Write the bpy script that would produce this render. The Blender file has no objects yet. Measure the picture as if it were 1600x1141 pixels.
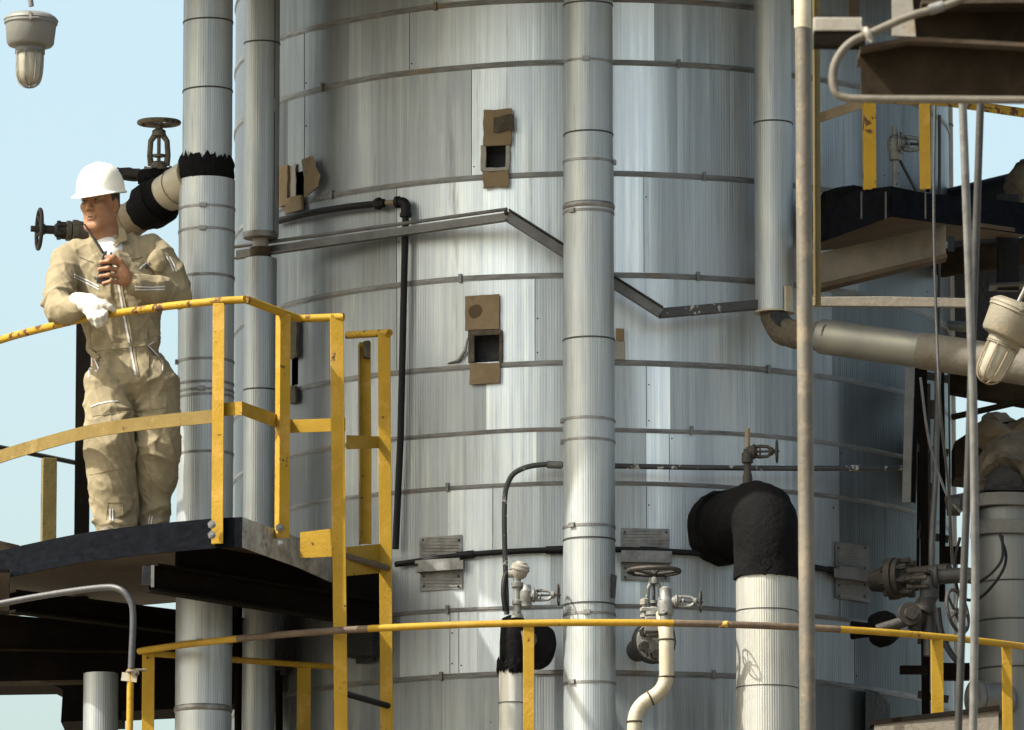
import bpy, math, random
import numpy as np
from mathutils import Vector, Matrix, noise
from mathutils.bvhtree import BVHTree
random.seed(7)
C = bpy.context.scene
COL = C.collection
rad = math.radians
# ------------------------------------------------------------------ camera
F = 12000.0; TH = rad(10.0); CAMZ = 1.6
cd = bpy.data.cameras.new('camera'); cam = bpy.data.objects.new('camera', cd); COL.objects.link(cam)
cd.sensor_width = 36; cd.lens = 36*F/1600; cd.clip_start = 0.5; cd.clip_end = 5000
cam.location = (0, 0, CAMZ); cam.rotation_euler = (rad(90)+TH, 0, 0)
cd.dof.use_dof = True; cd.dof.focus_distance = 35.9; cd.dof.aperture_fstop = 6.3
C.camera = cam
# ------------------------------------------------------------------ light
SUN_EL, SUN_AZ = rad(48), rad(67)          # azimuth: to the left of the direction from scene to camera
sv = Vector((-math.sin(SUN_AZ)*math.cos(SUN_EL), -math.cos(SUN_AZ)*math.cos(SUN_EL), math.sin(SUN_EL)))
w = bpy.data.worlds.new('World'); C.world = w; w.use_nodes = True
nt = w.node_tree; bg = nt.nodes['Background']
sky = nt.nodes.new('ShaderNodeTexSky'); sky.sky_type = 'NISHITA'; sky.sun_disc = False
sky.sun_elevation = SUN_EL; sky.sun_rotation = math.atan2(sv.x, sv.y)
sky.air_density = 1.0; sky.dust_density = 6.0; sky.ozone_density = 1.0
hz = nt.nodes.new('ShaderNodeMix'); hz.data_type = 'RGBA'; hz.blend_type = 'MULTIPLY'; hz.inputs[0].default_value = 1; hz.inputs[7].default_value = (1.12, 1.13, .96, 1)
nt.links.new(sky.outputs[0], hz.inputs[6]); nt.links.new(hz.outputs[2], bg.inputs[0]); bg.inputs[1].default_value = 0.15
sd = bpy.data.lights.new('sun', 'SUN'); sd.energy = 4.8; sd.angle = rad(0.5); sd.color = (1, .93, .8)
so = bpy.data.objects.new('sun', sd); COL.objects.link(so); so.location = (-20, 0, 30)
so.rotation_euler = sv.to_track_quat('Z', 'Y').to_euler()
vs = C.view_settings; vs.view_transform = 'Standard'; vs.look = 'None'; vs.gamma = 1; vs.use_curve_mapping = False
vs.exposure = 1.15
# ------------------------------------------------------------------ projection helpers (measure the place)
def ray(px, py):
    x = (px-800)/F; y = (570.5-py)/F
    return Vector((x, math.cos(TH)-math.sin(TH)*y, math.sin(TH)+math.cos(TH)*y))
def W(px, py, Y):
    d = ray(px, py); t = Y/d.y
    return Vector((d.x*t, Y, CAMZ+d.z*t))
def S(Y): return Y/(math.cos(TH)*F)        # metres per photo pixel at distance Y
YT = 37.5; RT = 560*S(YT); XT = W(925, 570, YT).x
def TP(px, py, r=RT):                       # point on a cylinder of radius r round the column axis
    d = ray(px, py); a = d.x**2+d.y**2; b = -2*(d.x*XT+d.y*YT); c = XT**2+YT**2-r*r
    q = b*b-4*a*c
    t = (-b-math.sqrt(max(q, 0)))/(2*a)
    return Vector((d.x*t, d.y*t, CAMZ+d.z*t))
def TA(px, py, r=RT):
    p = TP(px, py, r); return math.atan2(p.x-XT, YT-p.y), p.z
def TC(a, z, r=RT): return Vector((XT+r*math.sin(a), YT-r*math.cos(a), z))
# ------------------------------------------------------------------ materials
def newmat(name):
    m = bpy.data.materials.new(name); m.use_nodes = True
    return m, m.node_tree, m.node_tree.nodes['Principled BSDF']
def nd(nt, t, **k):
    n = nt.nodes.new(t)
    for a, b in k.items(): setattr(n, a, b)
    return n
def coords(nt, sc):
    tc = nd(nt, 'ShaderNodeTexCoord'); mp = nd(nt, 'ShaderNodeMapping'); mp.inputs['Scale'].default_value = sc
    nt.links.new(tc.outputs['Object'], mp.inputs[0]); return mp.outputs[0], tc
def noi(nt, vec, scale, detail=5, rough=.6):
    n = nd(nt, 'ShaderNodeTexNoise'); n.inputs['Scale'].default_value = scale; n.inputs['Detail'].default_value = detail
    n.inputs['Roughness'].default_value = rough; nt.links.new(vec, n.inputs['Vector']); return n.outputs[0]
def ramp(nt, fac, a, b, ca=(0,0,0,1), cb=(1,1,1,1)):
    r = nd(nt, 'ShaderNodeValToRGB'); e = r.color_ramp.elements
    e[0].position = a; e[1].position = b; e[0].color = ca; e[1].color = cb
    nt.links.new(fac, r.inputs[0]); return r.outputs[0]
def mix(nt, fac, a, b, bt='MIX'):
    n = nd(nt, 'ShaderNodeMix', data_type='RGBA', blend_type=bt)
    for s, v in ((n.inputs[0], fac), (n.inputs[6], a), (n.inputs[7], b)):
        if isinstance(v, (int, float)): s.default_value = v
        elif isinstance(v, tuple): s.default_value = v if len(v) == 4 else (*v, 1)
        else: nt.links.new(v, s)
    return n.outputs[2]
def math_(nt, op, a, b=0.0, c=None):
    n = nd(nt, 'ShaderNodeMath', operation=op)
    for s, v in zip(n.inputs, (a, b) if c is None else (a, b, c)):
        if isinstance(v, (int, float)): s.default_value = v
        else: nt.links.new(v, s)
    return n.outputs[0]
def M(name, c1, c2, rough=.6, metal=0.0, sc=(1,1,1), scale=6, chip=None, bump=.15, bscale=40, dust=None, spec=.5):
    c1, c2 = (tuple(q*DK for q in c) for c in (c1, c2))
    m, nt, p = newmat(name)
    v, tc = coords(nt, sc)
    n1 = noi(nt, v, scale, 6, .65)
    col = mix(nt, ramp(nt, n1, .35, .65), c1, c2)
    v2, _ = coords(nt, (1,1,1))
    if dust:
        col = mix(nt, ramp(nt, noi(nt, v2, dust[2], 8, .75), dust[1], dust[1]+.12), col, dust[0])
    r = math_(nt, 'MULTIPLY_ADD', n1, .25, rough-.12)
    if chip:
        k = ramp(nt, noi(nt, v2, chip[2], 6, .7), chip[1], chip[1]+.03)
        col = mix(nt, k, col, chip[0])
        r = mix(nt, k, r, (.9,.9,.9))
    nt.links.new(col, p.inputs['Base Color']); nt.links.new(r, p.inputs['Roughness'])
    p.inputs['Metallic'].default_value = metal; p.inputs['Specular IOR Level'].default_value = spec
    if bump:
        b = nd(nt, 'ShaderNodeBump'); b.inputs['Strength'].default_value = bump; b.inputs['Distance'].default_value = .01
        nt.links.new(noi(nt, v2, bscale, 6, .6), b.inputs['Height']); nt.links.new(b.outputs[0], p.inputs['Normal'])
    return m
def ALU(name, base, R, pitch=.0135, tone=False, metal=.7, rough=.42, rib=.2, grime=.5, blue=0.0, sheet=False):
    """ribbed aluminium cladding on an upright cylinder centred on the object's own axis"""
    m, nt, p = newmat(name)
    tc = nd(nt, 'ShaderNodeTexCoord'); sp = nd(nt, 'ShaderNodeSeparateXYZ'); nt.links.new(tc.outputs['Object'], sp.inputs[0])
    if sheet:
        arc = sp.outputs[0]
    else:
        ang = math_(nt, 'ARCTAN2', sp.outputs[0], math_(nt, 'MULTIPLY', sp.outputs[1], -1.0)); arc = math_(nt, 'MULTIPLY', ang, R)
    cb = nd(nt, 'ShaderNodeCombineXYZ'); nt.links.new(arc, cb.inputs[0]); nt.links.new(sp.outputs[2], cb.inputs[2])
    def vec(sx, sz):
        mp = nd(nt, 'ShaderNodeMapping'); mp.inputs['Scale'].default_value = (sx, 1, sz); nt.links.new(cb.outputs[0], mp.inputs[0]); return mp.outputs[0]
    streak = noi(nt, vec(14, .35), 2.0, 5, .7)
    fine = noi(nt, vec(70, 1.2), 1.0, 4, .6)
    blot = noi(nt, vec(1.6, 1.1), 2.0, 6, .6)
    dark = tuple(c*k for c, k in zip(base, (.46,.54,.63))); lite = tuple(min(1, c*k) for c, k in zip(base, (1.25,1.24,1.16)))
    col = mix(nt, ramp(nt, streak, .3, .7), dark, lite)
    col = mix(nt, ramp(nt, blot, .35, .7), col, tuple(c*k for c, k in zip(base, (.86, .92, 1.02))))
    col = mix(nt, math_(nt, 'MULTIPLY', ramp(nt, fine, .35, .75), .35), col, tuple(c*.6 for c in base))
    gr = ramp(nt, noi(nt, vec(9, .5), 1.7, 7, .72), .56, .74)
    col = mix(nt, math_(nt, 'MULTIPLY', gr, grime), col, (.19, .18, .15))
    sc = noi(nt, vec(6, 6), 4, 8, .8)
    col = mix(nt, math_(nt, 'MULTIPLY', ramp(nt, sc, .66, .7), .7*grime), col, (.1, .085, .07))
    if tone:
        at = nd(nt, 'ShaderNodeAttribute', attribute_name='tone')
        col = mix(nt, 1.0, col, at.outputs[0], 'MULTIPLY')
    nt.links.new(col, p.inputs['Base Color'])
    r = math_(nt, 'MULTIPLY_ADD', blot, .3, rough-.15); r = math_(nt, 'MULTIPLY_ADD', gr, .3, r)
    nt.links.new(r, p.inputs['Roughness']); p.inputs['Metallic'].default_value = metal
    s = math_(nt, 'SINE', math_(nt, 'MULTIPLY', arc, 2*math.pi/pitch))
    b = nd(nt, 'ShaderNodeBump'); b.inputs['Strength'].default_value = rib; b.inputs['Distance'].default_value = .0022
    nt.links.new(s, b.inputs['Height'])
    b2 = nd(nt, 'ShaderNodeBump'); b2.inputs['Strength'].default_value = .3 if tone else .35; b2.inputs['Distance'].default_value = .03
    nt.links.new(noi(nt, vec(1.5, .9) if tone else vec(2.2, 1.4), 1.6, 3, .5), b2.inputs['Height']); nt.links.new(b.outputs[0], b2.inputs['Normal'])
    nt.links.new(b2.outputs[0], p.inputs['Normal'])
    return m
ALB = (.36, .375, .38)
DK = .48
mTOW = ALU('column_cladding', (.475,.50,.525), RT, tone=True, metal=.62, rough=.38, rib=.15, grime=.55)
mBAND = M('band_steel', (.17,.175,.18), (.36,.37,.38), .5, .7, scale=9, sc=(1,1,6), dust=((.15,.11,.07), .55, 4))
mTRIM = M('clamp_steel', (.25,.25,.25), (.45,.46,.47), .5, .7, scale=20)
mBLACK = M('black_mastic', (.003,.003,.004), (.009,.009,.011), .85, bump=.9, bscale=35, spec=.10)
mDIRTSHADE = M('dirt_and_shadow_black', (.008,.007,.007), (.014,.011,.008), .85, bump=.3, bscale=25, spec=.05)
mNAVY = M('navy_steel', (.004,.006,.012), (.013,.016,.024), .6, bump=.3, bscale=30, sc=(3,3,6), dust=((.07,.065,.06), .66, 7), spec=.2)
mFASC = M('black_blue_edge_steel', (.002,.003,.006), (.008,.010,.016), .8, bump=.3, bscale=30, sc=(3,3,6), dust=((.05,.045,.035), .70, 11), spec=.04)
mWORN = M('worn_plate', (.22,.22,.21), (.62,.62,.56), .6, bump=.3, scale=11, dust=((.03,.03,.035), .55, 9))
mRUST = M('rusty_underside', (.035,.02,.010), (.10,.062,.03), .85, bump=.4, bscale=20, scale=4, dust=((.03,.022,.015), .5, 5))
mBROWN = M('brown_steel', (.016,.010,.005), (.042,.03,.018), .85, spec=.1, bump=.3, scale=3, dust=((.022,.016,.01), .52, 3))
mTAN = M('tan_pipe_paint', (.26,.20,.125), (.36,.29,.19), .7, bump=.3, scale=7, dust=((.10,.065,.035), .56, 9))
mYEL = M('yellow_paint', (.45,.27,.016), (.56,.35,.03), .6, spec=.2, scale=4, bump=.25, bscale=60, chip=((.07,.035,.02), .635, 17), dust=((.30,.18,.035), .52, 6))
mYELC = M('chipped_yellow_paint', (.48,.29,.016), (.60,.375,.03), .6, spec=.2, scale=4, bump=.3, bscale=60, sc=(1,1,1), chip=((.07,.035,.022), .56, 15), dust=((.32,.19,.04), .54, 7))
mYELD = M('shaded_yellow_paint', (.20,.14,.035), (.27,.19,.055), .7, spec=.2, scale=4, bump=.25, chip=((.07,.035,.02), .63, 17), dust=((.18,.13,.05), .54, 6))  # yellow paint darkened to stand in for shade on the left midrail
mRUSTBAR = M('bare_rusty_rail', (.10,.065,.045), (.19,.13,.08), .75, bump=.4, scale=12, chip=((.50,.31,.05), .64, 9))
mOLIVE = M('dull_yellow_paint', (.17,.125,.025), (.24,.18,.045), .6, bump=.2, chip=((.05,.035,.02), .66, 14))
mPALE = M('pale_grey_paint', (.34,.32,.28), (.46,.44,.40), .6, bump=.25, scale=9, dust=((.18,.13,.08), .57, 8))
mCREAM = M('cream_pipe_paint', (.56,.50,.37), (.68,.63,.50), .5, bump=.2, scale=10, dust=((.20,.10,.04), .62, 12))
mPOLE = M('shaded_pole_paint', (.10,.085,.062), (.185,.17,.145), .6, bump=.25, sc=(3,3,.5), scale=5, dust=((.13,.105,.075), .52, 5))  # paint darkened to stand in for shade on the pole
mGREY = M('grey_steel', (.14,.145,.15), (.27,.275,.28), .55, .3, scale=8, bump=.25, dust=((.1,.075,.05), .58, 9))
mDKGREY = M('dark_grey_steel', (.03,.032,.036), (.065,.068,.072), .6, .2, scale=8, bump=.25, dust=((.10,.075,.05), .60, 9))
mGRAB = M('dark_blue_grey_pipe', (.035,.04,.055), (.07,.075,.09), .5, scale=9, bump=.2, dust=((.16,.13,.1), .62, 9))
mLAG = M('dull_lagging_skin', (.13,.115,.095), (.19,.17,.14), .7, scale=9, bump=.4, dust=((.06,.045,.03), .55, 8))
mPIPEBLK = M('black_pipe_paint', (.005,.006,.009), (.014,.016,.02), .6, scale=8, bump=.3, spec=.2)
mPEEL = M('peeling_black_pipe', (.03,.034,.04), (.06,.065,.07), .55, scale=8, bump=.3, chip=((.36,.37,.37), .58, 15))
mVALVE = M('valve_grey_paint', (.20,.21,.21), (.38,.39,.38), .5, .2, scale=25, bump=.3, chip=((.02,.02,.022), .58, 25))
mVDARK = M('black_valve_iron', (.014,.013,.013), (.045,.036,.028), .7, scale=20, bump=.4)
mVTAN = M('tan_valve_iron', (.11,.09,.065), (.22,.185,.14), .7, scale=20, bump=.4, chip=((.02,.016,.012), .57, 20))
mCARD = M('torn_brown_insulation', (.27,.195,.11), (.37,.28,.17), .9, scale=7, bump=.5, bscale=50, dust=((.10,.065,.03), .60, 5))
mVOID = M('insulation_and_recess_black', (.004,.005,.009), (.018,.021,.03), .6, scale=30, bump=1.0, bscale=40)
DK = .42
mCOV = M('khaki_cotton', (.42,.36,.24), (.47,.405,.275), .95, scale=5, bump=.12, bscale=420, spec=.2, dust=((.36,.31,.2), .60, 6))
DK = .62
mREFL = M('white_reflective_piping', (.62,.64,.68), (.74,.76,.80), .5, scale=40, bump=0)
mDKLINE = M('dark_pocket_opening', (.05,.045,.04), (.08,.07,.06), .9, bump=0)
mSKIN = M('tanned_skin', (.33,.155,.08), (.43,.215,.12), .5, scale=22, bump=.2, bscale=160, spec=.35)
mLIP = M('lips', (.28,.10,.07), (.32,.13,.09), .5, bump=0)
mHAIR = M('dark_hair', (.012,.009,.007), (.03,.02,.015), .7, bump=.6, bscale=200)
mWHITE = M('white_cotton', (.72,.73,.76), (.8,.8,.82), .9, bump=.2)
DK = .95
mHAT = M('white_hard_hat_shell', (.80,.79,.72), (.86,.85,.80), .28, bump=.02, scale=3)
DK = .60
mGLOVE = M('pale_work_glove', (.60,.60,.57), (.74,.73,.68), .8, bump=.6, bscale=120, scale=25, dust=((.25,.27,.29), .54, 20))
mEYE = M('shaded_eye_white', (.17,.15,.13), (.2,.18,.16), .3, bump=0)  # whites darkened to stand in for the hat's shadow
mIRIS = M('dark_iris', (.015,.01,.008), (.02,.014,.01), .2, bump=0)
DK = .48
mRADIO = M('black_radio_plastic', (.012,.012,.013), (.022,.022,.024), .4, bump=.1)
mLAMP = M('lamp_grey_paint', (.17,.175,.175), (.225,.23,.225), .55, scale=6, bump=.15, dust=((.24,.19,.12), .60, 9))
mLAMPTAN = M('lamp_cream_paint', (.22,.20,.15), (.30,.27,.21), .6, scale=7, bump=.3, dust=((.20,.15,.09), .55, 9))
mGLASS = M('frosted_lamp_glass', (.36,.34,.27), (.52,.50,.42), .25, scale=8, bump=.05)
mGROUND = M('sandy_ground', (.32,.27,.20), (.42,.36,.27), .95, scale=.6, bump=.4, bscale=3)
mTORN = M('torn_tan_lagging', (.07,.056,.04), (.17,.145,.105), .95, scale=12, bump=1.0, bscale=30, dust=((.05,.04,.03), .56, 8))
mCONC = M('grey_flange_paint', (.11,.115,.12), (.18,.185,.19), .6, .2, scale=8, bump=.3)
# ------------------------------------------------------------------ mesh builder
class MB:
    def __init__(s): s.v = []; s.f = []
    def add(s, vs, fs):
        b = len(s.v); s.v += [Vector(x) for x in vs]; s.f += [tuple(b+i for i in q) for q in fs]
    def tube(s, pts, r, n=16, caps=True, squash=None):
        pts = [Vector(p) for p in pts]; N = len(pts)
        rs = r if isinstance(r, (list, tuple)) else [r]*N
        tg = [(pts[min(i+1, N-1)]-pts[max(i-1, 0)]).normalized() for i in range(N)]
        u = tg[0].orthogonal().normalized()
        if abs(tg[0].z) < .9: u = (Vector((0,0,1))-tg[0]*tg[0].z).normalized()
        vs = []; fs = []
        for i in range(N):
            u = (u-tg[i]*u.dot(tg[i])).normalized(); v = tg[i].cross(u)
            for k in range(n):
                a = 2*math.pi*k/n
                vs.append(pts[i]+(u*math.cos(a)+v*math.sin(a))*rs[i])
        for i in range(N-1):
            for k in range(n):
                k2 = (k+1) % n; fs.append((i*n+k, i*n+k2, (i+1)*n+k2, (i+1)*n+k))
        if caps: fs.append(tuple(range(n))[::-1]); fs.append(tuple((N-1)*n+k for k in range(n)))
        s.add(vs, fs); return s
    def lathe(s, o, ax, prof, n=24, closed=False):
        o = Vector(o); ax = Vector(ax).normalized(); u = ax.orthogonal().normalized(); v = ax.cross(u)
        vs = []; fs = []; N = len(prof)
        for t, r in prof:
            for k in range(n):
                a = 2*math.pi*k/n; vs.append(o+ax*t+(u*math.cos(a)+v*math.sin(a))*max(r, 1e-4))
        for i in range(N-1):
            for k in range(n):
                k2 = (k+1) % n; fs.append((i*n+k, i*n+k2, (i+1)*n+k2, (i+1)*n+k))
        fs.append(tuple(range(n))[::-1]); fs.append(tuple((N-1)*n+k for k in range(n)))
        s.add(vs, fs); return s
    def torus(s, o, ax, R, r, n=32, m=8):
        o = Vector(o); ax = Vector(ax).normalized(); u = ax.orthogonal().normalized(); v = ax.cross(u)
        vs = []; fs = []
        for i in range(n):
            a = 2*math.pi*i/n; d = u*math.cos(a)+v*math.sin(a)
            for k in range(m):
                b = 2*math.pi*k/m; vs.append(o+d*(R+r*math.cos(b))+ax*r*math.sin(b))
        for i in range(n):
            for k in range(m):
                fs.append((i*m+k, ((i+1)%n)*m+k, ((i+1)%n)*m+(k+1)%m, i*m+(k+1)%m))
        s.add(vs, fs); return s
    def ext(s, p0, p1, poly, up=(0,0,1)):
        """extrude a 2-D outline (x = side, y = up) from p0 to p1"""
        p0 = Vector(p0); p1 = Vector(p1); d = (p1-p0).normalized(); up = Vector(up)
        u = (up-d*up.dot(d)).normalized(); sd_ = d.cross(u); n = len(poly)
        vs = [p+sd_*x+u*y for p in (p0, p1) for x, y in poly]
        fs = [(k, (k+1)%n, n+(k+1)%n, n+k) for k in range(n)]+[tuple(range(n))[::-1], tuple(range(n, 2*n))]
        s.add(vs, fs); return s
    def bar(s, p0, p1, w_, h, up=(0,0,1)):
        return s.ext(p0, p1, [(-w_/2,-h/2), (w_/2,-h/2), (w_/2,h/2), (-w_/2,h/2)], up)
    def prism(s, pts, off):
        """closed outline in 3-D pushed by vector off"""
        pts = [Vector(p) for p in pts]; off = Vector(off); n = len(pts)
        s.add(pts+[p+off for p in pts], [(k, (k+1)%n, n+(k+1)%n, n+k) for k in range(n)]+[tuple(range(n))[::-1], tuple(range(n, 2*n))]); return s
    def ell(s, c, r, n=20, m=12, mat=None):
        c = Vector(c); r = r if isinstance(r, (tuple, list)) else (r, r, r); vs = []; fs = []
        for i in range(m+1):
            th = math.pi*i/m
            for k in range(n):
                a = 2*math.pi*k/n; q = Vector((r[0]*math.sin(th)*math.cos(a), r[1]*math.sin(th)*math.sin(a), r[2]*math.cos(th)))
                if mat: q = mat @ q
                vs.append(c+q)
        for i in range(m):
            for k in range(n): fs.append((i*n+k, (i+1)*n+k, (i+1)*n+(k+1)%n, i*n+(k+1)%n))
        s.add(vs, fs); return s
    def wave(s, amp, sc, along=None):
        for v in s.v:
            d = noise.noise_vector(v*sc); v += d*amp
        return s
    def patch(s, px0, py0, px1, py1, r, th, nx=10, ny=6, jit=0, curl=0):
        """curved sheet lying round the column between two photo corners"""
        a0, z1 = TA(px0, py0, r); a1, _ = TA(px1, py0, r); _, z0 = TA((px0+px1)/2, py1, r); _, z1 = TA((px0+px1)/2, py0, r)
        vs = []; fs = []
        for side in (0, 1):
            for j in range(ny+1):
                for i in range(nx+1):
                    u = i/nx; v = j/ny
                    a = a0+(a1-a0)*u; z = z0+(z1-z0)*v
                    if jit and (i in (0, nx) or j in (0, ny)):
                        q = noise.noise_vector(Vector((a*30, z*25, 3.1))); a += q.x*jit/RT; z += q.y*jit
                    bow = curl*(v if curl > 0 else 1-v)**2*abs(1) if curl else 0
                    rr = r+abs(bow)+(th if side else 0)+(.004*noise.noise(Vector((a*20, z*18, 0))) if jit else 0)
                    vs.append(TC(a, z, rr))
        K = (nx+1)*(ny+1); g = lambda i, j, s_: s_*K+j*(nx+1)+i
        for j in range(ny):
            for i in range(nx):
                fs.append((g(i,j,1), g(i+1,j,1), g(i+1,j+1,1), g(i,j+1,1))); fs.append((g(i,j+1,0), g(i+1,j+1,0), g(i+1,j,0), g(i,j,0)))
        for i in range(nx):
            fs.append((g(i,0,0), g(i+1,0,0), g(i+1,0,1), g(i,0,1))); fs.append((g(i,ny,1), g(i+1,ny,1), g(i+1,ny,0), g(i,ny,0)))
        for j in range(ny):
            fs.append((g(0,j,1), g(0,j+1,1), g(0,j+1,0), g(0,j,0))); fs.append((g(nx,j,0), g(nx,j+1,0), g(nx,j+1,1), g(nx,j,1)))
        s.add(vs, fs); return s
SPLIT = {'rivet', 'coupling', 'weld', 'bolt', 'rim', 'opening_edge', 'pipe_clip', 'column_flange'}
def pieces(mb):
    par = list(range(len(mb.v)))
    def find(i):
        while par[i] != i: par[i] = par[par[i]]; i = par[i]
        return i
    for f in mb.f:
        r = find(f[0])
        for i in f[1:]: par[find(i)] = r
    comp = {}
    for f in mb.f: comp.setdefault(find(f[0]), []).append(f)
    out = []
    for fs in comp.values():
        ids = sorted({i for f in fs for i in f}); mp = {k: n for n, k in enumerate(ids)}
        q = MB(); q.v = [mb.v[i] for i in ids]; q.f = [tuple(mp[i] for i in f) for f in fs]; out.append(q)
    return out
def obj(name, mb, m, parent=None, bevel=0, smooth=35, label=None, loc=None):
    if name in SPLIT and parent is not None:
        ps = pieces(mb)
        if len(ps) > 1: return [obj(name, q, m, parent, bevel, smooth, label) for q in ps][-1]
    org = Vector((0,0,0)) if parent is None else Vector(parent['o'])
    if loc is not None: org = Vector(loc)
    me = bpy.data.meshes.new(name); me.from_pydata([tuple(v-org) for v in mb.v], [], mb.f); me.validate(); me.update()
    me.materials.append(m)
    o = bpy.data.objects.new(name, me); COL.objects.link(o)
    o['o'] = tuple(org)
    if parent is None: o.location = org
    else:
        o.parent = parent; o.location = org-Vector(parent['o'])
    import bmesh
    bm = bmesh.new(); bm.from_mesh(me); bmesh.ops.recalc_face_normals(bm, faces=bm.faces); bm.to_mesh(me); bm.free()
    if smooth:
        me.shade_smooth(); me.set_sharp_from_angle(angle=rad(smooth))
    if bevel:
        b = o.modifiers.new('bevel', 'BEVEL'); b.width = bevel; b.segments = 2; b.limit_method = 'ANGLE'; b.angle_limit = rad(40)
    if label: o['label'] = label
    return o
def thing(name, label, cat, loc, group=None):
    o = bpy.data.objects.new(name, None); COL.objects.link(o); o.location = loc; o['o'] = tuple(loc); o.empty_display_size = .2
    o['label'] = label; o['category'] = cat
    if group: o['group'] = group
    return o
def tag(o, label, cat, group=None):
    o['label'] = label; o['category'] = cat
    if group: o['group'] = group
    return o
def fillet(pts, r, n=8):
    pts = [Vector(p) for p in pts]; out = [pts[0]]
    rr = r if isinstance(r, (list, tuple)) else [r]*len(pts)
    for i in range(1, len(pts)-1):
        a = (pts[i-1]-pts[i]); b = (pts[i+1]-pts[i]); k = min(rr[i], a.length*.49, b.length*.49)
        p0 = pts[i]+a.normalized()*k; p1 = pts[i]+b.normalized()*k
        for j in range(n+1):
            t = j/n; out.append(p0*(1-t)**2+pts[i]*2*t*(1-t)+p1*t*t)
    out.append(pts[-1]); return out
def catmull(pts, n=8):
    pts = [Vector(p) for p in pts]; P = [pts[0]*2-pts[1]]+pts+[pts[-1]*2-pts[-2]]; out = []
    for i in range(1, len(P)-2):
        for j in range(n):
            t = j/n; a, b, c, d = P[i-1:i+3]
            out.append(.5*((2*b)+(c-a)*t+(2*a-5*b+4*c-d)*t*t+(3*b-a-3*c+d)*t**3))
    out.append(pts[-1]); return out
# ------------------------------------------------------------------ ground
g = MB(); g.add([(-1500,-500,0), (1500,-500,0), (1500,3000,0), (-1500,3000,0)], [(0,1,2,3)])
go = obj('ground', g, mGROUND, smooth=0); go['kind'] = 'structure'
ZTOP = TP(925, 0).z; 
# ------------------------------------------------------------------ the column
col = thing('distillation_column', 'huge ribbed aluminium clad column filling the middle of the refinery view', 'tower', (XT, YT, 0))
bandy = [-110, -2, 97, 271, 428, 566, 670, 754, 858, 946, 1050, 1160]
bz = [TP(925, y).z for y in bandy]
holes_px = [(760, 228, 792, 264), (742, 524, 781, 566), (463, 268, 478, 312), (456, 560, 466, 602), (770, 266, 791, 272)]
holes = []
for x0, y0, x1, y1 in holes_px:
    a0, _ = TA(x0, (y0+y1)/2); a1, _ = TA(x1, (y0+y1)/2); _, zt = TA((x0+x1)/2, y0); _, zb = TA((x0+x1)/2, y1); holes.append((a0, a1, zb, zt))
# sheets of each course: photo x of the sheet edges and the reflection or shade painted into its tone
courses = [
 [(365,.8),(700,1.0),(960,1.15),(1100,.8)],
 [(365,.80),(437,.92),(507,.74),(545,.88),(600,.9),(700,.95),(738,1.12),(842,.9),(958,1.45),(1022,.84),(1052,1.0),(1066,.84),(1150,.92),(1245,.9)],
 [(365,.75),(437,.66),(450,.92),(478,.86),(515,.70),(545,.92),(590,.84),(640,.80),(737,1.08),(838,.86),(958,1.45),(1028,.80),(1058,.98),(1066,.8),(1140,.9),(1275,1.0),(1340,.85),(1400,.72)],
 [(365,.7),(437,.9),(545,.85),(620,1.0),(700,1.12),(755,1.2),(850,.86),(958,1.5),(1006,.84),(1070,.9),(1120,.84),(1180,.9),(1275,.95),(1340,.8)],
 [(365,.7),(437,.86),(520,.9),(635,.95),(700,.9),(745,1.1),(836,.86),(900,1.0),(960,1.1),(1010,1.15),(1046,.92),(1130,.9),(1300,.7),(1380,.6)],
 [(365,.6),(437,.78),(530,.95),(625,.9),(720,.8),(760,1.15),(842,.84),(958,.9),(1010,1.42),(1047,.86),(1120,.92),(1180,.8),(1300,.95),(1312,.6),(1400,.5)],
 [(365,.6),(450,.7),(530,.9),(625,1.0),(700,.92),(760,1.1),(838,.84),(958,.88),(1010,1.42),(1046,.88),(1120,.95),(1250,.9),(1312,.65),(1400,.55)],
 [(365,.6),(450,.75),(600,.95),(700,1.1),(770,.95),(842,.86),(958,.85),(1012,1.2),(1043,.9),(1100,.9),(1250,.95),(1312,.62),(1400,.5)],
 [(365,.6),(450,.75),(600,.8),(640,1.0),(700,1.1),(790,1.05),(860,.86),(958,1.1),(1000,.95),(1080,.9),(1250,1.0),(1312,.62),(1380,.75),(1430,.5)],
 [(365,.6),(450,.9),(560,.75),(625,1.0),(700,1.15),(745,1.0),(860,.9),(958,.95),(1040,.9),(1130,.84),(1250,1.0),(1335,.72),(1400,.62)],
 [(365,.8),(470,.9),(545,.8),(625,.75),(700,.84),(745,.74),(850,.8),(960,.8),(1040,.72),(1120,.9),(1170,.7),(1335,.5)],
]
angs = set()
for i in range(-180, 181): angs.add(round(rad(i*.5), 5))
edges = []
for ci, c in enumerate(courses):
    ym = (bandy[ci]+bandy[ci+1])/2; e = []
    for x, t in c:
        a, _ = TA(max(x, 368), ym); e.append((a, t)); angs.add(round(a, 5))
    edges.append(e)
zs = set(round(z, 5) for z in bz)
for a0, a1, zb, zt in holes:
    for k in range(5): angs.add(round(a0+(a1-a0)*k/4, 5)); zs.add(round(zb+(zt-zb)*k/4, 5))
zs |= {0.0, 2.0, round(bz[0]+1.5, 5), round(bz[0]+6, 5)}
for i in range(92, 269, 4): angs.add(round(rad(i), 5))
angs = sorted(a for a in angs); al = [angs[0]]
for a in angs[1:]:
    if a-al[-1] > .0004: al.append(a)
al = [a for a in al if a < math.pi*1.5-.01]; zl = sorted(zs); zl = [z for i, z in enumerate(zl) if i == 0 or z-zl[i-1] > .0005]
mb = MB(); n = len(al)
for z in zl:
    for a in al: mb.v.append(TC(a, z))
ftone = []
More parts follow.
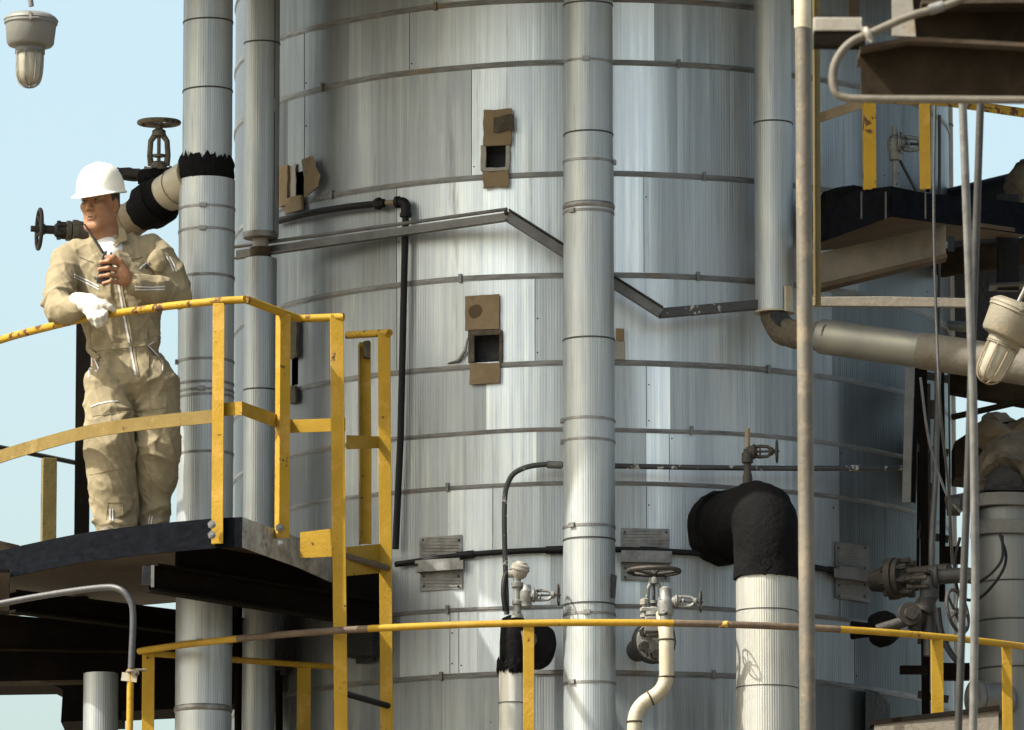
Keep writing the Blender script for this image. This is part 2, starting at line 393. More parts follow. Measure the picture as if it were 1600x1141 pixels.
for j in range(len(zl)-1):
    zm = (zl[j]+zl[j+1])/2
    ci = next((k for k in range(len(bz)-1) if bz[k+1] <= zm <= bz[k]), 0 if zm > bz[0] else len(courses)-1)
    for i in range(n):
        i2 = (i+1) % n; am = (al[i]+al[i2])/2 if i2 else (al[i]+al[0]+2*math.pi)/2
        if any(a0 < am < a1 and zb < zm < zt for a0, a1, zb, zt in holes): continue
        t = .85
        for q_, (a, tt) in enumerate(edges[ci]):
            w_ = (.0, .05, .02, .09, .0, .035)[(q_*5+ci*3) % 6]      # painted brightness fades across some laps
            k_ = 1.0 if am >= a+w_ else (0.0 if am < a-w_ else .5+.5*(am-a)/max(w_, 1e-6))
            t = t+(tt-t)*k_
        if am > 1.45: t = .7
        # shade painted in: tone darkens towards the column's left and right sides
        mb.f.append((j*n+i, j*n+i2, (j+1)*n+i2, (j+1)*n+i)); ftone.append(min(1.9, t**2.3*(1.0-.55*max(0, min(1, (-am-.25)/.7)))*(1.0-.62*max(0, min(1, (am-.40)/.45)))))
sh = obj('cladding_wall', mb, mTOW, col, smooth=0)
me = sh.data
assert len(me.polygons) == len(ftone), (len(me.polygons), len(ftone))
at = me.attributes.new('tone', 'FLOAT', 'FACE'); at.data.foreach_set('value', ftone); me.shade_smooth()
inner = MB().lathe((XT, YT, 0), (0,0,1), [(0, RT-.07), (bz[0]+6, RT-.07)], 96)
obj('inner_vessel', inner, mVOID, col)
def ring(mb, z, r, h, th, a0=-math.pi/2-.3, a1=math.pi/2+.3, n=110, sag=0):
    vs = []; fs = []
    for i in range(n+1):
        a = a0+(a1-a0)*i/n; zz = z+sag*noise.noise(Vector((a*3, z*7, 0)))
        for rr, dz in ((r,-h/2), (r+th,-h/2), (r+th,h/2), (r,h/2)): vs.append(TC(a, zz+dz, rr))
    for i in range(n):
        for k in range(4): fs.append((i*4+k, i*4+(k+1)%4, i*4+4+(k+1)%4, i*4+4+k))
    mb.add(vs, fs)
for k, z in enumerate(bz):
    if k == 8: continue
    b = MB(); h = .019 if k in (1,2,3,4,5,10) else .013
    ring(b, z, RT-.001, h, .006, sag=.006); ring(b, z-h*.5-.004, RT-.001, .008, .0035, sag=.006)
    for px in {1:(681,),2:(505,1060),3:(520,1100),4:(720,1090),5:(600,1200),6:(1080,),7:(700,),9:(700,),10:(690,1115)}.get(k, ()):
        a, _ = TA(px, bandy[k]); p = TC(a, z, RT+.008); b.bar(p+Vector((0,0,-.02)), p+Vector((0,0,.02)), .016, .012, up=(math.sin(a), -math.cos(a), 0))
    obj('band', b, mBAND, col)
# vertical laps with rivets
mb = MB(); rv = MB()
for px, k0 in [(476,1),(476,2),(640,1),(620,3),(620,4),(703,9),(717,9),(737,2),(1010,5),(1010,7),(1046,6),(1312,6),(1312,7),(1312,8),(1335,9),(836,4),(1006,3),(770,7)]:
    a, _ = TA(px, (bandy[k0]+bandy[k0+1])/2)
    mb.bar(TC(a, bz[k0+1]+.012, RT+.0005), TC(a, bz[k0]-.012, RT+.0003), .0026, .002, up=(math.sin(a), -math.cos(a), 0))
    L = bz[k0]-bz[k0+1]
    for q in range(int(L/.16)+1):
        if random.random() < .35:
            z = bz[k0+1]+.05+q*.16+random.uniform(-.01, .01)
            if z < bz[k0]-.03: rv.ell(TC(a+.012/RT, z, RT+.001), .0036, 8, 6)
obj('seam', mb, mDKGREY, col); 
for _ in range(50):
    a = random.uniform(-1.1, 1.2); z = random.uniform(bz[11], bz[1]); 
    if random.random() < .5: rv.ell(TC(a, z, RT+.0005), random.uniform(.002, .005), 8, 5)
s_ = obj('rivets', rv, mDIRTSHADE, col); s_['kind'] = 'stuff'
def tpatch(name, rects, m, parent=col, label=None, **k):
    b = MB()
    for (x0, y0, x1, y1, off, th) in rects: b.patch(x0, y0, x1, y1, RT+off, th, **k)
    return obj(name, b, m, parent, label=label)
# torn inspection openings with their brown insulation flaps
tpatch('insulation_flap', [(756,172,800,228,.012,.012)], mCARD, jit=.006, label='torn brown flap above the upper opening')
tpatch('insulation_flap', [(772,182,803,205,.028,.010)], mTORN, jit=.012, label='peeled brown strip on the upper flap')
tpatch('insulation_flap', [(756,268,796,293,.015,.012)], mCARD, jit=.007)
tpatch('opening_edge', [(752,228,760,268,.006,.010),(791,226,797,266,.006,.010),(758,262,796,267,.02,.008)], mPALE, jit=.004)
FL = tpatch('insulation_flap', [(728,462,781,516,.010,.012)], mCARD, jit=.004, label='brown flap with a dark round stain')
a, z = TA(745, 488); b = MB(); b.ell((0,0,0), (.036,.003,.036), 20, 8); 
R_ = Matrix.Rotation(a, 3, 'Z'); b.v = [R_@v+TC(a, z, RT+.0215) for v in b.v]; obj('stain', b, M('burnt_stain', (.09,.06,.035), (.16,.11,.06), .95, bump=.3), FL)
tpatch('insulation_flap', [(735,568,782,600,.010,.012)], mCARD, jit=.004)
tpatch('opening_edge', [(733,517,742,568,.004,.012),(781,516,786,566,.004,.012),(736,517,784,524,.006,.012)], mTORN, jit=.004)
tpatch('insulation_flap', [(438,260,452,322,.012,.012)], mCARD, jit=.006)
tpatch('insulation_flap', [(449,308,474,332,.014,.014)], mCARD, jit=.006)
tpatch('torn_metal_lip', [(452,258,463,310,.006,.004)], mPALE, jit=.008)
# leaning flap beside the left opening
b = MB(); pts = [(471,250),(490,243),(494,262),(501,276),(497,292),(484,304),(474,310),(475,280)]
P = [TP(x, y, RT+.03) for x, y in pts]; b.prism(P, (0,-.016,0)); b.wave(.006, 30); obj('insulation_flap', b, mCARD, col, label='big curled brown flap leaning out of the left opening')
tpatch('insulation_flap', [(453,500,467,560,.012,.014),(452,604,465,630,.012,.012)], mTORN, jit=.008)
tpatch('insulation_flap', [(962,514,975,532,.008,.010)], mCARD, jit=.003, label='small brown tab beside the central pipe')
tpatch('cover_tab', [(961,533,977,562,.004,.006)], mPALE)
# bent lip by the lower opening
b = MB(); b.tube([TP(700,568,RT+.004), TP(716,564,RT+.012), TP(727,548,RT+.02), TP(731,528,RT+.012)], [.004,.008,.008,.003], 8); obj('torn_metal_lip', b, mTRIM, col)
# black brackets left of the ladder
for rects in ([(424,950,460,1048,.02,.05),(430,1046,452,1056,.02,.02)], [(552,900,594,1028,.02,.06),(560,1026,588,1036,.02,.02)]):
    tpatch('black_bracket', rects, mVOID, jit=.006)
mPLATE = ALU('ribbed_plate', (.34,.345,.34), RT, pitch=.012, sheet=True, metal=.5, rough=.55, grime=.3)
def plate(px0, py0, px1, py1, m):
    ym = py0+(py1-py0)*.53
    t = thing('patch_plate', '', 'metal plate', TP((px0+px1)/2, ym, RT+.03))
    b = MB().patch(px0, py0, px1, ym-2, RT+.006, .004, jit=.001); b.patch(px0, ym+8, px1+1, py1, RT+.006, .004, jit=.001); b.patch(px0-2, ym-5, px1+2, ym+9, RT+.048, .004); b.patch(px0-1, ym-7, px1+1, ym-2, RT+.01, .042, ny=2); b.patch(px0-1, ym+7, px1+1, ym+11, RT+.01, .042, ny=2)
    obj('plate', b, m, t)
    b = MB(); b_ = MB()
    for x, y in ((px0+5,py0+6),(px1-5,py0+6),(px0+6,ym-9),(px1-6,ym-9),(px0+6,ym+18),(px1-6,ym+18),(px0+6,py1-6),(px1-6,py1-6)): b.ell(TP(x, y, RT+.011), .006, 8, 6)
    for k in range(int((py1-py0)/5)):
        y = py0+4+k*5
        if abs(y-ym-3) > 10:
            p, q = TP(px0+3, y, RT+.011), TP(px1-3, y, RT+.011); mid = TP((px0+px1)/2, y, RT+.011); b_.tube([p, mid, q], .0016, 5)
    obj('rivet', b, mDKGREY, t); obj('rib', b_, m, t); return t
t = plate(656, 838, 722, 922, mTRIM); t['label'] = 'dull ribbed patch plate over the black pipe just right of the ladder'; t['group'] = 'ribbed patch plates'
t = plate(971, 826, 1046, 908, mTRIM); t['label'] = 'brighter ribbed patch plate right of the central pipe above the handwheel'; t['group'] = 'ribbed patch plates'
t = plate(1305, 850, 1357, 938, mGREY); t['label'] = 'dark patch plate right of the foreground pole'; t['group'] = 'ribbed patch plates'
# ------------------------------------------------------------------ runs round the column
def run(name, label, cat, pts, r, m, n=12, parts=()):
    t = thing(name, label, cat, pts[len(pts)//2]); obj('pipe_run', MB().tube(pts, r, n), m, t)
    for nm, b, mm in parts: obj(nm, b, mm, t)
    return t
s35 = S(35.8)
p = catmull([TP(618,882,RT+.03), TP(740,866,RT+.03), TP(880,859,RT+.03), TP(1000,860,RT+.03), TP(1130,868,RT+.03), TP(1270,886,RT+.03), TP(1390,912,RT+.03)], 5)
j = MB()
for i in (4, 9, 15, 21, 26): j.tube([p[i], p[i+1]], .019, 12)
run('black_conduit', 'black conduit ringing the column behind the three patch plates', 'pipe', p, .014, mPIPEBLK, parts=[('coupling', j, mPIPEBLK)])
p = [TP(820,729,RT+.05)]
b0 = [W(792,960,35.6), W(788,800,35.62), W(795,752,35.62), W(815,733,35.62), W(850,726,35.62), W(900,727,35.62), W(1000,729,35.62), W(1120,731,35.66), W(1270,732,35.85), W(1412,731,36.15)]
p = catmull(b0, 6); j = MB().tube([W(855,726,35.62), W(878,727,35.62)], 6*s35, 12).tube([W(1330,732,35.98), W(1345,732,36.01)], 6*s35, 12)
run('peeling_conduit', 'thin pipe with peeling black paint bending down left of the central pipe', 'pipe', p, 4.2*s35, mPEEL, parts=[('coupling', j, mGREY)])
# black hose
p = catmull([W(790,955,35.5), W(787,925,35.5), W(790,900,35.52), W(800,893,35.54)], 6)
tag(obj('black_hose', MB().tube(p, 4.5*s35, 10), mPIPEBLK, loc=p[0]), 'short black hose looping into the instrument above the tarred pipe', 'hose')
# black pipe with fittings by the ladder
t = thing('black_drain_pipe', 'black pipe with elbow falling down the column beside the yellow ladder', 'pipe', TP(633,330,RT+.05))
obj('pipe_run', MB().tube(catmull([TP(425,348,RT+.04), TP(480,334,RT+.05), TP(540,324,RT+.05), TP(595,318,RT+.05)], 5), 5.5*s35, 12), mPIPEBLK, t)
obj('pipe_run', MB().tube([TP(634,328,RT+.05), TP(630,500,RT+.05), TP(626,680,RT+.05), TP(618,858,RT+.05)], 5.5*s35, 12), mPIPEBLK, t)
b = MB(); e0 = TP(585,319,RT+.05); e1 = TP(605,317,RT+.05); b.lathe(e0, e1-e0, [(0,.015),(.004,.026),(.02,.030),(.035,.030),(.045,.022),(.06,.022)], 6); obj('union_fitting', b, mPIPEBLK, t, bevel=.002)
obj('nipple', MB().tube([TP(603,317,RT+.05), TP(625,316,RT+.05)], 4*s35, 10), mTAN, t)
b = MB().tube(fillet([TP(620,316,RT+.05), TP(634,316,RT+.05), TP(634,338,RT+.05)], .03), 8*s35, 12); b.tube([TP(619,316,RT+.05), TP(624,316,RT+.05)], 9.5*s35, 12); b.tube([TP(634,333,RT+.05), TP(634,339,RT+.05)], 9.5*s35, 12); obj('elbow', b, mPIPEBLK, t)
# sloping support channel
t = thing('sloping_bracket', 'long grey steel bar zigzagging across the column behind the central pipe', 'steel bar', W(790,337,35.58))
Lp = lambda w_, h, th: [(-w_/2,-h/2),(w_/2,-h/2),(w_/2,-h/2+th),(-w_/2+th,-h/2+th),(-w_/2+th,h/2),(-w_/2,h/2)]
h = 15*s35
obj('rail', MB().ext(W(366,398,36.42), W(792,338,35.55), [(-.02,-h/2),(.02,-h/2),(.02,-h/2+.006),(-.014,-h/2+.006),(-.014,h/2),(-.02,h/2)]).tube([W(366,386,36.44), W(792,327,35.57)], .009, 8), mGREY, t)
obj('rail', MB().ext(W(792,338,35.58), W(1033,490,35.58), [(-.02,-h/2),(.02,-h/2),(.02,h/2),(-.02,h/2)]), mGREY, t, bevel=.003)
obj('lip', MB().bar(W(795,328,35.57), W(1036,481,35.57), .05, .006), mDKGREY, t)
obj('rail', MB().ext(W(1030,490,35.58), W(1190,476,35.7), [(-.02,-h/2),(.02,-h/2),(.02,h/2),(-.02,h/2)]), mPEEL, t, bevel=.003, label='end piece with black paint peeling off')
obj('bolt', MB().ell(W(791,333,35.55), .012, 10, 8), mVDARK, t)
# ------------------------------------------------------------------ upright pipes
def pipe(name, label, px, pxb, Y, segs, bands, cat='pipe', grp=None, mat=None, base=ALB, top_open=False, zb=0.0):
    """px at photo y 0 ; segs = [(y0,y1,r_px,tone)]; bands = [(y, kind)]"""
    c = W(px, 500, Y)
    t = thing(name, label, cat, (c.x, Y, 0), grp)
    s = S(Y); 
    for i, (y0, y1, r, tn) in enumerate(segs):
        z1 = W(px, y0, Y).z; z0 = W(px, y1, Y).z if y1 < 1400 else zb
        R_ = r*s; k = .003
        m = mat or ALU('pipe_cladding_%s' % random.choice('abc'), tuple(min(1, q*tn) for q in base), R_, pitch=.0115, rough=.45, rib=.2, metal=.62, grime=.7)
        nz = max(2, int((z1-z0)/.12)); prof = [(z0, R_-k)]+[(z0+(z1-z0)*q/nz, R_+.0016*noise.noise(Vector((q*1.7, px, i)))) for q in range(nz+1)]+[(z1, R_-k)]
        o = obj('cladding', MB().lathe((c.x, Y, 0), (0,0,1), prof, 48), m, t, smooth=50)
        o.rotation_euler.z = 0
    for y, kd in bands:
        z = W(px, y, Y-.1).z; rr = max(r for y0, y1, r, _ in segs if y0-3 <= y <= y1+3)*s
        b = MB(); 
        tilt = Vector((random.uniform(-.02,.02), random.uniform(-.02,.02), 1))
        if kd == 'lap':
            b.lathe((c.x, Y, z), tilt, [(-.003, rr-.001), (-.003, rr+.003), (.004, rr+.003), (.005, rr-.001)], 48)
            obj('lap_joint', b, mDKGREY, t)
        elif kd == 'bead':
            b.lathe((c.x, Y, z), (0,0,1), [(-.016, rr-.001), (-.010, rr+.004), (0, rr+.006), (.010, rr+.004), (.016, rr-.001)], 48); obj('swage', b, mTRIM, t)
        else:
            hh = .006
            b.lathe((c.x, Y, z), tilt, [(-hh, rr-.001), (-hh, rr+.003), (hh, rr+.003), (hh, rr-.001)], 48)
            aa = {'l': -1.45, 'r': 1.45, 'f': -.1, 'g': -.7}.get(kd, 0)
            pp = Vector((c.x+(rr+.006)*math.sin(aa), Y-(rr+.006)*math.cos(aa), z)); dd = Vector((math.cos(aa), math.sin(aa), 0))
            b.bar(pp-dd*.016, pp+dd*.016, .012, .020); b.bar(pp-dd*.004+Vector((0,0,-.014)), pp-dd*.004+Vector((0,0,.014)), .014, .014)
            obj('strap', b, mTRIM, t)
    return t
PA = pipe('clad_pipe', 'clad upright pipe with ragged black tar ring that the worker leans on', 322, 0, 35.6,
     [(-150,285,39,1.0),(283,1500,44,1.05)], [(29,'lap'),(137,'lap'),(322,'f'),(358,'f'),(430,'l'),(561,'l'),(596,'l'),(608,'f'),(617,'l'),(706,'l')]+[(1003,'f'),(1105,'bead')])
s = S(35.6); c = W(322, 260, 35.6)
def ragged(cx, Y, z0, z1, R_, n=72, amp=.025, seed=0, th=.006, parent=None, m=mBLACK, nm='tar_wrap'):
    b = MB(); vs = []; fs = []; rows = 5
    for k in range(n):
        a = 2*math.pi*k/n; d = Vector((math.sin(a), -math.cos(a), 0))
        hi = z1+amp*noise.noise(Vector((math.cos(a)*6, math.sin(a)*6, seed)))+amp*.35*round(2.2*noise.noise(Vector((math.cos(a)*22, math.sin(a)*22, seed+3)))); lo = z0+amp*1.3*noise.noise(Vector((math.cos(a)*5, math.sin(a)*5, seed+9)))+amp*.4*round(1.8*noise.noise(Vector((math.cos(a)*17, math.sin(a)*17, seed+5))))
        for j in range(rows+1):
            z = lo+(hi-lo)*j/rows; e = 0 if j in (0, rows) else th*(1+.7*noise.noise(Vector((a*7, z*30, seed))))
            vs.append(Vector((cx, Y, z))+d*(R_+.0005+e))
    for k in range(n):
        for j in range(rows):
            k2 = (k+1) % n; fs.append((k*(rows+1)+j, k2*(rows+1)+j, k2*(rows+1)+j+1, k*(rows+1)+j+1))
    b.add(vs, fs); return obj(nm, b, m, parent)
ragged(c.x, 35.6, W(322,279,35.48).z, W(322,240,35.48).z, 40*s+.003, amp=.03, parent=PA, n=96, th=.009)
pipe('clad_pipe', 'ribbed silver pipe ending in a cap above the narrow neck beside the column', 407, 0, 36.3,
     [(-150,368,28,1.0),(405,1500,25.5,.95)], [(62,'lap'),(605,'lap')])
PB = bpy.data.objects['clad_pipe.001']; c = W(407, 385, 36.3); s = S(36.3)
obj('neck', MB().lathe((c.x, 36.3, W(407,408,36.3).z), (0,0,1), [(0,15*s),(.02,16*s),(.035,15*s),(.045,12.5*s),(.11,12.5*s),(.125,20*s)], 32), mPALE, PB)
obj('cap', MB().lathe((c.x, 36.3, W(407,374,36.3).z), (0,0,1), [(0,20*s),(.004,27*s),(.02,28.6*s),(.03,28.6*s)], 40), mTRIM, PB)
obj('clamp', MB().lathe((c.x, 36.3, W(407,402,36.3).z), (0,0,1), [(0,14*s),(.0,17*s),(.045,17*s),(.045,14*s)], 32), mRUST, PB)
sm = MB()
z0, z1 = W(407,368,36.3).z, W(407,-150,36.3).z
aa = .85; sm.bar(Vector((c.x+28*s*math.sin(aa), 36.3-28*s*math.cos(aa), z0)), Vector((c.x+28*s*math.sin(aa), 36.3-28*s*math.cos(aa), z1)), .006, .004, up=(math.sin(aa),-math.cos(aa),0))
obj('seam', sm, mDKGREY, PB)
PC = pipe('clad_pipe', 'thick ribbed central pipe running full height in front of the column', 920, 0, 35.34,
     [(-150,248,38.5,.92),(248,527,39.5,.96),(527,960,40.5,.98),(960,1500,40.5,1.12)], [(2,'lap'),(92,'f'),(205,'lap'),(248,'r'),(318,'bead'),(328,'g'),(527,'lap'),(653,'l'),(686,'l'),(820,'g'),(840,'lap'),(942,'lap'),(957,'f'),(1065,'g')])
s = S(35.34); c = W(920, 920, 35.34)
b = MB(); q0 = c+Vector((36*s, -21*s, .0)); b.prism([q0+Vector((-.012,-.004,-.05)), q0+Vector((.012,.004,-.055)), q0+Vector((.016,.004,.05)), q0+Vector((-.004,-.002,.056)), q0+Vector((-.014,-.004,.02))], (.004,-.006,0)); b.wave(.006, 40); obj('torn_hole', b, mVOID, PC)
b = MB().tube([q0+Vector((-.016,-.008,-.055)), q0+Vector((-.018,-.008,0)), q0+Vector((-.008,-.006,.058))], [.002,.004,.002], 6); obj('torn_edge', b, mTRIM, PC)
PD = pipe('clad_pipe', 'silver pipe right of centre ending in a broken elbow that turns right', 1210, 0, 35.72,
     [(-150,187,29,.95),(187,488,30,1.0)], [(187,'lap')], zb=W(1210,488,35.72).z)
PD_s = S(35.72)
b = MB(); path = catmull([W(1208,484,35.72), W(1213,500,35.70), W(1226,518,35.6), W(1256,524,35.45), W(1300,526,35.3)], 6)
b.tube(path, [22*PD_s+.002*math.sin(i*2.1) for i in range(len(path))], 24); b.wave(.008, 22); obj('damaged_elbow', b, mTORN, PD)
b = MB(); b.prism([W(1202,490,35.60), W(1230,489,35.58), W(1226,503,35.55), W(1219,512,35.52), W(1209,502,35.55)], (0,-.01,0)); b.wave(.005, 40); obj('torn_hole', b, mVOID, PD)
obj('collar', MB().lathe(W(1210,490,35.72), (0,0,1), [(0,30*PD_s),(0,32*PD_s),(.008,32*PD_s),(.01,30*PD_s)], 40), mCREAM, PD)
obj('patch', MB().bar(W(1232,487,35.64), W(1232,448,35.64), .045, .012, up=(.7,-.7,0)), mCREAM, PD)
mPD = ALU('lagged_pipe', (.15,.15,.14), .1, pitch=.013, metal=.5, rough=.55, grime=.8)
b = MB(); hp = [W(1285,526,35.35), W(1365,538,35.2), W(1440,548,35.1), W(1520,560,35.0), W(1700,590,34.8)]; b.tube(hp[:3], 27*PD_s, 32); obj('cladding', b, mPD, PD)
b = MB().tube(hp[2:], 28.5*PD_s, 32); obj('lagging', b, mLAG, PD, label='duller tan lagged stretch at the right edge')
b = MB()
for i in range(46):
    t_ = i/46; p0 = hp[0].lerp(hp[2], t_); b.torus(p0, hp[2]-hp[0], 27*PD_s, .0016, 32, 4)
obj('rib', b, mTRIM, PD)
# big elbow pipe on the right, black tarred
t = thing('tarred_elbow_pipe', 'big pipe with black tarred elbow leaving the column right of centre', 'pipe', (W(1198,900,35.3).x, 35.3, 0))
s = S(35.3); R_ = 48*s
m_ = ALU('bright_pipe_cladding', (.36,.35,.32), R_, pitch=.0115, metal=.45, rough=.5, rib=.3, grime=.4)
c = W(1198, 900, 35.3); zt = W(1198,893,35.2).z
obj('cladding', MB().lathe((c.x, 35.3, 0), (0,0,1), [(0,R_),(zt-.6,R_*1.005),(zt-.3,R_),(zt,R_),(zt+.001,R_*.9)], 48), m_, t)
for y in (952, 1072):
    z = W(1198, y, 35.2).z; obj('lap_joint', MB().lathe((c.x, 35.3, z), (.01,0,1), [(-.002,R_-.001),(-.002,R_+.002),(.003,R_+.002),(.003,R_-.001)], 48), mDKGREY, t)
re = 51.5*s; cz = W(1198,796,35.3).z
el = fillet([Vector((c.x, 35.3, zt-.02)), Vector((c.x, 35.3, cz)), Vector((c.x-.27, 36.05, cz-.01))], [0,.34,0], 12)
el = [el[0]]+el[1:]; b = MB(); 
dense = [el[0]]
for q in el[1:]:
    nn = max(1, int((q-dense[-1]).length/.03)); st = dense[-1]
    dense += [st.lerp(q, (i+1)/nn) for i in range(nn)]
b.tube(dense, re, 56); b.wave(.007, 14); b.wave(.004, 60); obj('tarred_elbow', b, mBLACK, t)
ragged(c.x, 35.3, zt-.01, zt+.06, R_+.002, amp=.045, seed=4, parent=t, th=.006, n=96)
ragged(c.x, 35.3, zt+.0, zt+.025, R_+.001, amp=.02, seed=5, parent=t, m=mPALE, nm='torn_lagging', th=.002)
dv = (Vector((c.x-.27, 36.05, cz))-Vector((c.x,35.3,cz))).normalized()
b = MB().lathe(Vector((c.x-.16, 35.74, cz-.008)), dv, [(0,re*.95),(.01,re*1.13),(.10,re*1.16),(.16,re*1.15),(.18,re*.98)], 48); b.wave(.012, 18); b.wave(.006, 60); obj('tarred_flange', b, mBLACK, t)
# white pipe with tar ball left of the central pipe
t = thing('tarred_nozzle_pipe', 'small white pipe with a ragged black tar wrap left of the central pipe', 'pipe', (W(800,1050,35.3).x, 35.3, 0))
c = W(799, 1040, 35.3); s = S(35.3); zt = W(799,1042,35.3).z
obj('cladding', MB().lathe((c.x,35.3,0), (0,0,1), [(0,19*s),(zt,19*s)], 32), ALU('white_pipe_cladding', (.50,.48,.43), 19*s, pitch=.3, metal=.2, rough=.5, rib=.02, grime=.5), t)
obj('lap_joint', MB().lathe((c.x,35.3,W(799,1099,35.3).z), (0,0,1), [(-.002,19*s),(-.002,20*s),(.002,20*s),(.002,19*s)], 32), mDKGREY, t)
b = MB().lathe((c.x+.01,35.3,zt-.01), (0,0,1), [(0,19.5*s),(.02,21.5*s),(.12,22*s),(.2,21*s),(.235,17*s),(.25,6*s)], 40); b.wave(.006, 25); obj('tar_wrap', b, mBLACK, t)
ragged(c.x, 35.3, zt-.03, zt+.03, 21*s, amp=.03, seed=2, parent=t)
b = MB().lathe(W(838,1002,35.3), (0,-.9,.0), [(-.35,29*s),(-.03,31*s),(0,29*s),(.01,20*s)], 40); b.wave(.006, 25); obj('tarred_flange', b, mBLACK, t)
obj('nozzle', MB().tube([W(815,1000,35.25), W(845,1000,35.4)], 14*s, 20), mVTAN, t)

# ------------------------------------------------------------------ valves
def cyl(b, p, d, prof, n=20): b.lathe(p, d, prof, n)
def wheel(b, o, ax, R, r, spokes=5, hub=.02, rise=.02, n=32):
    o = Vector(o); ax = Vector(ax).normalized(); u = ax.orthogonal().normalized(); v = ax.cross(u)
    b.torus(o, ax, R, r, n, 8)
    for k in range(spokes):
        a = 2*math.pi*k/spokes+.4; d = u*math.cos(a)+v*math.sin(a)
        b.tube([o-ax*rise+d*hub*.6, o-ax*rise*.6+d*R*.5, o+d*(R-r*.5)], [r*.9, r*.65, r*.75], 8)
    b.lathe(o-ax*(rise+r*1.6), ax, [(0,hub*.8),(.0,hub),(r*3,hub),(r*3,hub*.6)], 12)
def bolts(b, o, ax, R, n, r, L, ph=.3):
    o = Vector(o); ax = Vector(ax).normalized(); u = ax.orthogonal().normalized(); v = ax.cross(u)
    for k in range(n):
        a = 2*math.pi*k/n+ph; p = o+(u*math.cos(a)+v*math.sin(a))*R; b.lathe(p-ax*L/2, ax, [(0,r),(L*.25,r),(L*.25,r*.6),(L*.75,r*.6),(L*.75,r),(L,r)], 6)
def gate(parent, p, ax, L, Rb, Rw, mb, mw, wr=None, flange=True, ys=(1,0,0), bodyL=None):
    """valve bonnet, yoke, stem and handwheel rising from p along ax, total length L"""
    p = Vector(p); ax = Vector(ax).normalized(); wr = wr or Rw*.09
    b = MB()
    if flange:
        b.lathe(p, ax, [(-.03*L/.3,Rb*1.0),(0,Rb*1.05),(0,Rb*1.7),(.045*L,Rb*1.7),(.045*L,Rb*1.2),(.055*L,Rb*1.2),(.055*L,Rb*1.6),(.10*L,Rb*1.6),(.10*L,Rb*.9),(.2*L,Rb*.8),(.24*L,Rb*.5)], 24)
        bolts(b, p+ax*.05*L, ax, Rb*1.42, 8, Rb*.16, .16*L)
    else: b.lathe(p, ax, [(-.1*L,Rb),(.05*L,Rb*1.1),(.08*L,Rb*1.35),(.15*L,Rb*1.35),(.16*L,Rb*.8),(.25*L,Rb*.7)], 16)
    obj('bonnet', b, mb, parent)
    y = Vector(ys); y = (y-ax*y.dot(ax)).normalized(); b = MB()
    for sg in (-1, 1):
        b.tube([p+ax*.16*L+y*sg*Rb*.8, p+ax*.35*L+y*sg*Rb*.95, p+ax*.62*L+y*sg*Rb*.85, p+ax*.76*L+y*sg*Rb*.3], [Rb*.36,Rb*.3,Rb*.3,Rb*.36], 10)
    b.lathe(p+ax*.70*L, ax, [(0,Rb*.35),(.02*L,Rb*.75),(.12*L,Rb*.7),(.15*L,Rb*.45)], 16)
    b.lathe(p+ax*.32*L, ax, [(0,Rb*.5),(.0,Rb*.65),(.05*L,Rb*.65),(.06*L,Rb*.35)], 16)
    obj('yoke', b, mb, parent)
    obj('stem', MB().tube([p+ax*.2*L, p+ax*1.06*L], Rb*.2, 10), mw, parent)
    b = MB(); wheel(b, p+ax*.97*L, ax, Rw, wr, 5, Rb*.4, Rw*.12); obj('handwheel', b, mw, parent)
X = Vector((1,0,0)); Yv = Vector((0,1,0)); Z = Vector((0,0,1))
# left cluster: lagged branch pipe behind the worker
Yb = 35.85; s = S(Yb)
t = thing('branch_pipe', 'tan branch pipe with black tarred joint slanting up to the clad pipe behind the worker', 'pipe', W(235,325,Yb))
d0, d1, d2, d3 = W(150,378,36.05), W(220,334,35.88), W(258,305,35.76), W(300,276,35.6)
obj('pipe_run', MB().tube([d0, d1], 28*s, 28), mTAN, t); obj('pipe_run', MB().tube([d2, d3], 30*s, 28), mCREAM, t)
b = MB().tube([d1.lerp(d0,-.0), d1.lerp(d2,.25), d1.lerp(d2,.3), d1.lerp(d2,.75), d1.lerp(d2,.8), d2.lerp(d3,.05)], [30*s,33*s,38*s,39*s,36*s,32*s], 32); b.wave(.006, 30); obj('tarred_joint', b, mBLACK, t)
b = MB(); b.torus(d0.lerp(d1,.75), d1-d0, 28.5*s, .003, 32, 6); b.torus(d2.lerp(d3,.45), d3-d2, 30.5*s, .003, 32, 6); obj('strap', b, mTAN, t)
t = thing('gate_valve', 'upright gate valve with spoked handwheel above the branch pipe beside the tarred pipe', 'valve', W(248,300,35.85), 'rising stem valves')
gate(t, W(248,272,35.85), (0,-.05,1), 84*s, 15*s, 31*s, mVTAN, mVTAN, wr=4*s)
b = MB().lathe(W(246,310,35.86), Z, [(0,22*s),(.04,18*s),(.1,16*s),(.12,20*s)], 20); b.wave(.006,40); obj('body', b, mBLACK, t)
b = MB().lathe(W(246,284,35.86), Z, [(0,24*s),(.0,31*s),(.022,33*s),(.045,31*s),(.046,22*s)], 20); b.wave(.004,50); bolts(b, W(246,278,35.86), Z, 27*s, 9, 4*s, 20*s); obj('flange', b, mBLACK, t)
t = thing('small_valve', 'small black valve on the left flange of the upright gate valve', 'valve', W(205,272,35.85))
gate(t, W(222,276,35.85), (-1,-.25,.0), 40*s, 7*s, 12*s, mVDARK, mVDARK, ys=(0,0,1))
obj('body', MB().lathe(W(186,272,35.85), X, [(0,8*s),(0,10*s),(.05,11*s),(.07,9*s),(.1,9*s)], 10), mVDARK, t)
Yh = 35.9; s = S(Yh)
t = thing('wheel_valve', 'black valve with upright handwheel sticking out left behind the worker', 'valve', W(115,362,Yh), 'rising stem valves')
ax = Vector((-1,-.2,.02)).normalized()
